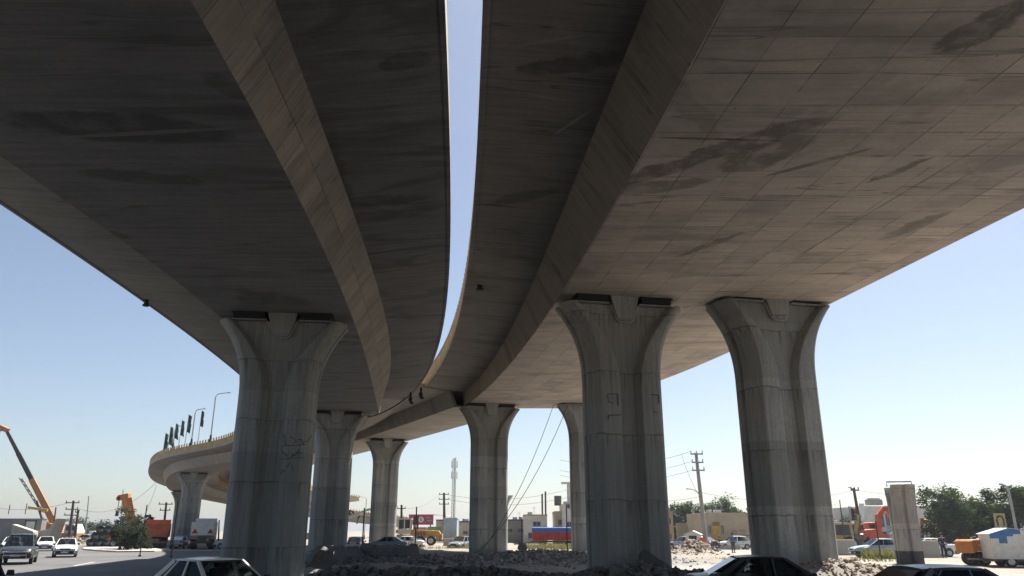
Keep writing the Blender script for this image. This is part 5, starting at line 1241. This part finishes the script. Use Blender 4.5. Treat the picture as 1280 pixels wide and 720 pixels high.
    def lamp_post(label, base, h, dx, mat=GALV, r=.09):
        t = thing('street_lamp', label, 'street lamp', tuple(base), 0, 'street lamps')
        part('pole', lambda bm: tube(bm, [(0, 0, 0), (0, 0, h * .5), (0, 0, h - .5), (dx * .12, 0, h - .12), (dx * .4, 0, h + .02), (dx, 0, h + .12)], r, 7, r * .6), mat, t)
        part('lamp_head', lambda bm: box(bm, (dx * 1.08, 0, h + .12), (abs(dx) * .35, .3, .14), taper=(.85, .7)), mat, t, bevel=.02)
        part('base_box', lambda bm: box(bm, (0, 0, .5), (.32, .32, 1.0), taper=(.6, .6)), DARKM, t, smooth=False)
    p = at(1282, 705, 62); lamp_post('pale lamp pole leaning across the dark trees at the right edge', (p.x - .2, 62, 0), 5.4, -.5, GALV, .11)
    p = at(448, 660, 185); lamp_post('faint distant street lamp seen between two piers over the pump boom', (p.x + 1.5, 185, 0), 9.5, -1.5)
    p = at(545, 660, 160); lamp_post('faint distant street lamp left of the crossarm pole by the tower', (p.x + 3.0, 160, 0), 4.9, -3)
    def px_of(v):
        d = Vector(v) - Vector((0, 0, HC)); zc = d.y * math.cos(PITCH) + d.z * math.sin(PITCH); return 640 + F * d.x / zc
    def deck_edge(cols, px, py):
        e = [(q, cols['nrm'][i]) for i, q in enumerate(cols['edgeL']) if q.y < 168]; far = max(range(len(e)), key=lambda k: -px_of(e[k][0]))
        q, nn = min(e[:far + 1], key=lambda k: abs(px_of(k[0]) - px)); b = q + nn * .2 + Vector((0, 0, ET - EB + .75)); return b, at(px, py, b.y).z - b.z
    for k, (px, py, dx, lab) in enumerate(((261, 492, 1.7, 'street lamp rising alone from the curving deck, right of the flags'), (232, 512, 1.2, 'street lamp standing among the flags on the deck edge'), (291, 450, 1.6, 'street lamp grazing the side of the nearest left pier'), (213, 533, 1.0, 'street lamp among the leftmost flags on the deck edge'))):
        p, h = deck_edge(lf, px, py); lamp_post(lab, p, h, dx)
    # flags
    BLK = M('black_flag_cloth', (.012, .014, .016), .9); GRN = M('green_flag_cloth', (.03, .14, .09), .9); WFC = M('white_flag_cloth', (.5, .5, .5), .9)
    FL = [(240, 1, 513), (230, 0, 518), (224, 2, 521), (219, 2, 525), (214, 2, 529), (209, 2, 533), (206, 0, 537), (203, 2, 541), (200, 0, 545)]
    labs = ['black flag hanging limp, first in the row from the nearest left pier', 'black over green flag right behind the flag row lamp', 'dark green flag third along the deck edge row', 'pale green flag fourth along the deck edge row', 'green flag in the middle of the deck edge row', 'green flag just past the middle of the row', 'dark flag third from the far end of the row', 'green flag next to last at the far end', 'dark flag at the far left end of the row']
    for k, (px, c, py) in enumerate(FL):
        p, h = deck_edge(lf, px, py); t = thing('flag_pole', labs[k], 'flag', tuple(p), 0, 'flags along the deck edge')
        part('pole', lambda bm: tube(bm, [(0, 0, 0), (.03, 0, h)], .055, 6, .035), GALV, t)
        rg = random.Random(60 + k)
        def cloth(bm, z0, z1, w0, w1):
            nx, nzq = 7, 8
            rows = []
            for j in range(nzq + 1):
                z = z0 + (z1 - z0) * j / nzq; w = w0 + (w1 - w0) * j / nzq
                rows.append([bm.verts.new((.05 + w * i / nx, .16 * math.sin(i * 1.9 + j * .35 + k) * i / nx, z - .55 * w * (i / nx) ** 1.3)) for i in range(nx + 1)])
            for A, B in zip(rows, rows[1:]):
                for i in range(nx): bm.faces.new((A[i], A[i + 1], B[i + 1], B[i]))
        up, lo = (BLK, GRN) if c == 0 else (BLK, BLK) if c == 1 else (GRN, BLK)
        w0, w1 = (.3, .42) if c == 1 else (.42, .55)
        part('flag_cloth', lambda bm: cloth(bm, h - .05, h - 1.15, w0, (w0 + w1) / 2), up, t)
        part('flag_cloth', lambda bm: cloth(bm, h - 1.15, h - 2.25, (w0 + w1) / 2, w1), lo, t)
    # wires
    wire('upper power line from the tall concrete pole towards the leaning rock pier', p1 + Vector((-.6, -.3, .1)), at(700, 575, 84), .9)
    wire('middle power line from the tall concrete pole towards the leaning rock pier', p1 + Vector((-.6, -.3, -.9)), at(700, 588, 84), .9)
    wire('lower power line from the tall concrete pole towards the leaning rock pier', p1 + Vector((-.6, -.3, -1.8)), at(700, 594, 84), .9)
    wire('thin line leaving the lamp bracket of the tall concrete pole leftwards', p1 + Vector((.1, -.2, -4.4)), at(760, 622, 90), .5)
    wire('power line from the tall concrete pole to the wooden pole by the hall', p1 + Vector((.1, -.2, -4.0)), p2 + Vector((0, 0, -.2)), 1.0)
    wire('power line from the wooden pole past the short unfinished pier', p2 + Vector((0, 0, -.2)), at(1300, 622, 88), .6)
    wire('drop line hanging in a loop beside the tall concrete pole head', p1 + Vector((-1.6, -.3, -.2)), p1 + Vector((-.1, -.2, -4.2)), .4)
    wire('left slanting cable hung from the wide deck to the gravel mound', at(692, 506, 62), at(600, 690, 60), 1.2, .028)
    wire('right slanting cable hung from the wide deck to the gravel mound', at(710, 506, 62), at(588, 697, 56), 1.5, .028)
    wire('sagging line between the crossarm pole and the far right rooftops', p3 + Vector((.9, 0, -.4)), at(730, 606, 150), 1.6, .03)
    wire('second sagging line between the crossarm pole and the far rooftops', p3 + Vector((.9, 0, -1.2)), at(730, 616, 150), 1.6, .03)
    wire('line running from the crossarm pole left towards the grader pole', p3 + Vector((-.9, 0, -.4)), p4 + Vector((.6, 0, -.6)), .7, .025)
    wire('long sagging line from the leaning poles over the roadside trees to the deck', p5 + Vector((1, 0, -1.2)), at(200, 598, 150), 2.6, .035)
    wire('steep line from the deck edge down to the orange tipper', at(196, 606, 140), at(176, 655, 120), .4, .03)
    wire('line from the picture edge to the leaning crossarm pole', at(-20, 632, 130), p5 + Vector((-1, 0, -.4)), .8, .03)
    # cable stretched under the joint between the decks
    wire('black cable looped under the joint between the two decks', at(512, 494, 58.0), at(455, 522, 66), .35, .06, name='hanging_cable', group=None)
    for k, (px, py, lab) in enumerate(((513, 500, 'black drain fitting hanging from the deck joint, nearer the narrow deck'), (526, 494, 'black drain fitting hanging from the deck joint, nearer the wide deck'))):
        p = at(px, py, 58.5); o = part('drain_fitting', lambda bm: (tube(bm, [(0, 0, .6), (.02, 0, .1), (0, 0, -.25)], .09, 8), box(bm, (0, 0, .05), (.3, .22, .28)), box(bm, (.12, 0, -.22), (.22, .16, .2))), DARKM, None, bevel=.02); o.location = p; tag(o, lab, 'drain fitting', 'drain fittings at the deck joint')
    p = at(600, 341, 33); o = part('drain_spout', lambda bm: (tube(bm, [(0, 0, .5), (0, 0, 0)], .13, 10), disc(bm, (0, 0, .05), .18, .08, 'z', 12)), DARKM, None); p.z = zR(33) + EB - .25; o.location = p; tag(o, 'small black drain spout under the left cantilever of the wide deck', 'drain spout')
    p = at(186, 357, 34); o = part('drain_spout', lambda bm: (tube(bm, [(0, 0, .5), (0, 0, 0)], .10, 10), disc(bm, (0, 0, .05), .15, .08, 'z', 12)), DARKM, None); p.z = zL(34) + EB - .3; o.location = p; tag(o, 'small black drain spout near the left edge of the narrow deck', 'drain spout')
    # yellow notice board with black loop
    p = at(1254, 672, 70); t = thing('road_sign', 'ochre board with a black horseshoe loop over the site cabin', 'sign', (p.x, 70, 0))
    zc = at(1255, 650, 70).z
    bd = part('board', lambda bm: box(bm, (0, 0, zc), (1.0, .06, 1.15)), M('ochre_board', (.42, .33, .14), .6), t, smooth=False)
    part('loop_mark', lambda bm: tube(bm, [(-.28, -.05, zc - .5), (-.28, -.05, zc + .05)] + [(-.28 * math.cos(a), -.05, zc + .05 + .28 * math.sin(a)) for a in (.5, 1.0, 1.57, 2.1, 2.6)] + [(.28, -.05, zc + .05), (.28, -.05, zc - .5)], .075, 6), TRIM, bd)
    part('post', lambda bm: beam(bm, (0, .06, 0), (0, .06, zc - .5), .09, .09), GALV, t, smooth=False)

# ---------------------------------------------------------------- people
SKIN = M('skin', (.36, .21, .14), .6); HAIR = M('dark_hair', (.015, .012, .01), .8)
def skin_mesh(name, verts, edges, radii, mat, parent, root=0):
    me = bpy.data.meshes.new(name); me.from_pydata(verts, edges, []); me.materials.append(mat)
    o = bpy.data.objects.new(name, me); COL.objects.link(o); o.parent = parent
    o.modifiers.new('skin', 'SKIN').use_smooth_shade = True
    for i, r in enumerate(radii):
        me.skin_vertices[0].data[i].radius = (r, r)
        me.skin_vertices[0].data[i].use_root = (i == root)
    s = o.modifiers.new('sub', 'SUBSURF'); s.levels = s.render_levels = 1
    return o
def make_person(label, loc, rot, shirt, trousers, sit=False):
    t = thing('person', label, 'person', loc, R(rot))
    if sit:
        hip = .5; kn = [(s * .12, -.42, .50) for s in (-1, 1)]; ft = [(s * .13, -.45, .08) for s in (-1, 1)]; zo = hip - .92
    else:
        hip = .92; kn = [(s * .10, -.02, .50) for s in (-1, 1)]; ft = [(s * .11, .02, .08) for s in (-1, 1)]; zo = 0
    Z = lambda z: z + zo
    hands = [(s * .20, -.30, Z(.95)) if sit else (s * .27, -.06, .82) for s in (-1, 1)]
    el = [(s * .27, -.02, Z(1.10)) for s in (-1, 1)]; sh = [(s * .19, 0, Z(1.42)) for s in (-1, 1)]
    toe = [(f[0], f[1] - .16, .04) for f in ft]
    V = [(0, 0, Z(.92)), (0, 0, Z(1.15)), (0, 0, Z(1.38)), (0, -.01, Z(1.50)), (0, -.02, Z(1.60)), (0, -.02, Z(1.70)), *sh, *el, *hands, *[(s * .09, 0, Z(.88)) for s in (-1, 1)], *kn, *ft, *toe]
    E = [(0, 1), (1, 2), (2, 3), (3, 4), (4, 5), (2, 6), (6, 8), (8, 10), (2, 7), (7, 9), (9, 11), (0, 12), (12, 14), (14, 16), (16, 18), (0, 13), (13, 15), (15, 17), (17, 19)]
    skin_mesh('body', V, E, [.13, .12, .13, .055, .085, .075, .055, .055, .042, .042, .034, .034, .085, .085, .058, .058, .042, .042, .035, .035], SKIN, t)
    skin_mesh('shirt', [V[i] for i in (0, 1, 2, 6, 7, 8, 9)], [(0, 1), (1, 2), (2, 3), (3, 5), (2, 4), (4, 6)], [.16, .15, .16, .08, .08, .06, .06], shirt, t)
    skin_mesh('trousers', [V[i] for i in (0, 12, 14, 16, 13, 15, 17)], [(0, 1), (1, 2), (2, 3), (0, 4), (4, 5), (5, 6)], [.155, .11, .08, .065, .11, .08, .065], trousers, t)
    part('hair', lambda bm: bmesh.ops.create_icosphere(bm, subdivisions=2, radius=.105, matrix=Matrix.Translation((0, .012, Z(1.71)))), HAIR, t)
    part('face', lambda bm: ([box(bm, (s * .035, -.108, Z(1.645)), (.022, .012, .010)) for s in (-1, 1)], box(bm, (0, -.112, Z(1.575)), (.045, .01, .008))) and None, HAIR, t, smooth=False)
    part('nose', lambda bm: box(bm, (0, -.115, Z(1.615)), (.025, .035, .04), taper=(.5, .6)), SKIN, t, bevel=.005)
    for f in ft: part('shoe', lambda bm: box(bm, (f[0], f[1] - .07, .04), (.09, .27, .08), taper=(.8, .75)), TRIM, t, bevel=.015)
    return t
def build_people():
    BS = M('blue_shirt_cloth', (.07, .13, .30), .9); BT = M('brown_trouser_cloth', (.10, .07, .05), .9); DS = M('dark_blue_cloth', (.02, .03, .06), .9)
    p = gp(917, 691); make_person('person in blue shirt and brown trousers standing on the side road', (p.x, p.y, .005), 10, BS, BT)
    p = at(903, 684, 92); make_person('person in dark clothes seated by the beige building wall', (p.x, 93, 0), 0, DS, DS, sit=True)
    part_ = thing('bench', 'low bench under the person seated by the beige building', 'bench', (p.x, 93.02, 0)); part('seat', lambda bm: box(bm, (0, .02, .34), (1.3, .4, .06)), WOOD, part_, smooth=False)
    for s in (-1, 1): part('leg', lambda bm: box(bm, (s * .5, .02, .155), (.07, .35, .31)), WOOD, part_, smooth=False)
    p = gp(1181, 697); make_person('person in dark blue overalls standing in the tree shade by the roller', (p.x, p.y, 0), -20, DS, DS)
    p = gp(1189, 696); make_person('person in blue shirt next to the overalled one in the tree shade', (p.x, p.y + 1, 0), 30, BS, DS)

# ---------------------------------------------------------------- marks on the piers
def build_marks():
    INK = M('faded_black_spray', (.16, .155, .148), .9)
    pr = [o for o in bpy.data.objects if o.name.startswith('bridge_pier') and o.get('label', '').endswith('graffiti')][0]
    rg = random.Random(2)
    def scrawl(bm):
        for row, (z, n, w) in enumerate(((5.25, 5, .95), (4.75, 4, .9), (4.2, 2, .4))):
            x = .45
            while x < .45 + w:
                pts = [(x + q * .09, -1.035, z + rg.uniform(-.2, .25)) for q in range(4)]; tube(bm, pts, .016, 4); x += .3
            if row < 2: tube(bm, [(.42, -1.035, z - .2), (.45 + w, -1.035, z - .12)], .012, 4)
    part('graffiti', scrawl, INK, pr, smooth=False)
    pr = [o for o in bpy.data.objects if o.name.startswith('bridge_pier') and 'leaning rock at its foot' in o.get('label', '')][0]
    def marks(bm):
        for x, z in ((-.95, 6.55),):
            for a, b in (((0, 0), (.42, .02)), ((.42, .02), (.4, -.42)), ((0, 0), (.03, -.3)), ((.03, -.3), (.2, -.34)), ((.0, -.82), (.5, -.78)), ((0, -.82), (-.02, -1.0))):
                tube(bm, [(x + a[0], -1.03, z + a[1]), (x + b[0], -1.03, z + b[1])], .02, 4)
        for a, b in (((.8, 6.6), (1.15, 6.58)), ((1.15, 6.58), (1.13, 6.25)), ((.85, 5.9), (1.05, 5.92))): tube(bm, [(a[0], -1.03, a[1]), (b[0], -1.03, b[1])], .018, 4)
    part('chalk_mark', marks, INK, pr, smooth=False)
# ---------------------------------------------------------------- build and light
build_ground(); build_rubble(); build_piers(); build_cars(); build_machines(); build_trees(); build_buildings(); build_poles(); build_people(); build_marks()
# dusty summer air
bm = bmesh.new(); box(bm, (0, 700, 14.25), (5400, 5700, 34.5)); hz = obj('haze', bm, [], smooth=False); hz['kind'] = 'stuff'; hz['label'] = 'dusty air over the site'
ht = newmat('dusty_air'); pv = ht.n('ShaderNodeVolumePrincipled', {'Color': (.80, .84, .90, 1), 'Density': .00042, 'Anisotropy': .62}); ho = ht.n('ShaderNodeOutputMaterial'); ht.t.links.new(pv.outputs[0], ho.inputs['Volume']); hz.data.materials.append(ht.m)
SUN_EL, SUN_AZ = 56., 34.
w = bpy.data.worlds.new('World'); scene.world = w; w.use_nodes = True
nt = w.node_tree; nt.nodes.clear()
sk = nt.nodes.new('ShaderNodeTexSky'); sk.sky_type = 'NISHITA'; sk.sun_disc = False
sk.sun_elevation = R(SUN_EL); sk.sun_rotation = R(SUN_AZ); sk.altitude = 900; sk.air_density = 1.0; sk.dust_density = 2.0; sk.ozone_density = 0.4
bg = nt.nodes.new('ShaderNodeBackground'); bg.inputs[1].default_value = .05
wo = nt.nodes.new('ShaderNodeOutputWorld'); hs = nt.nodes.new('ShaderNodeHueSaturation'); hs.inputs['Saturation'].default_value = .9; nt.links.new(sk.outputs[0], hs.inputs['Color']); nt.links.new(hs.outputs[0], bg.inputs[0]); nt.links.new(bg.outputs[0], wo.inputs[0])
sd = bpy.data.lights.new('sun', 'SUN'); sd.energy = 5.0; sd.angle = R(.6); sd.color = (1, .95, .87)
so = bpy.data.objects.new('sun', sd); COL.objects.link(so)
sv = Vector((math.sin(R(SUN_AZ)) * math.cos(R(SUN_EL)), math.cos(R(SUN_AZ)) * math.cos(R(SUN_EL)), math.sin(R(SUN_EL))))
so.rotation_euler = sv.to_track_quat('Z', 'Y').to_euler(); so.location = (30, 60, 120)
scene.view_settings.view_transform = 'Standard'; scene.view_settings.look = 'None'; scene.view_settings.gamma = 1; scene.view_settings.exposure = 1.45
c = scene.cycles; c.max_bounces = 10; c.diffuse_bounces = 6; c.glossy_bounces = 3; c.transparent_max_bounces = 12; c.use_denoising = True; c.sample_clamp_indirect = 4; c.caustics_reflective = False; c.caustics_refractive = False
try: c.denoiser = 'OPENIMAGEDENOISE'
except Exception: pass
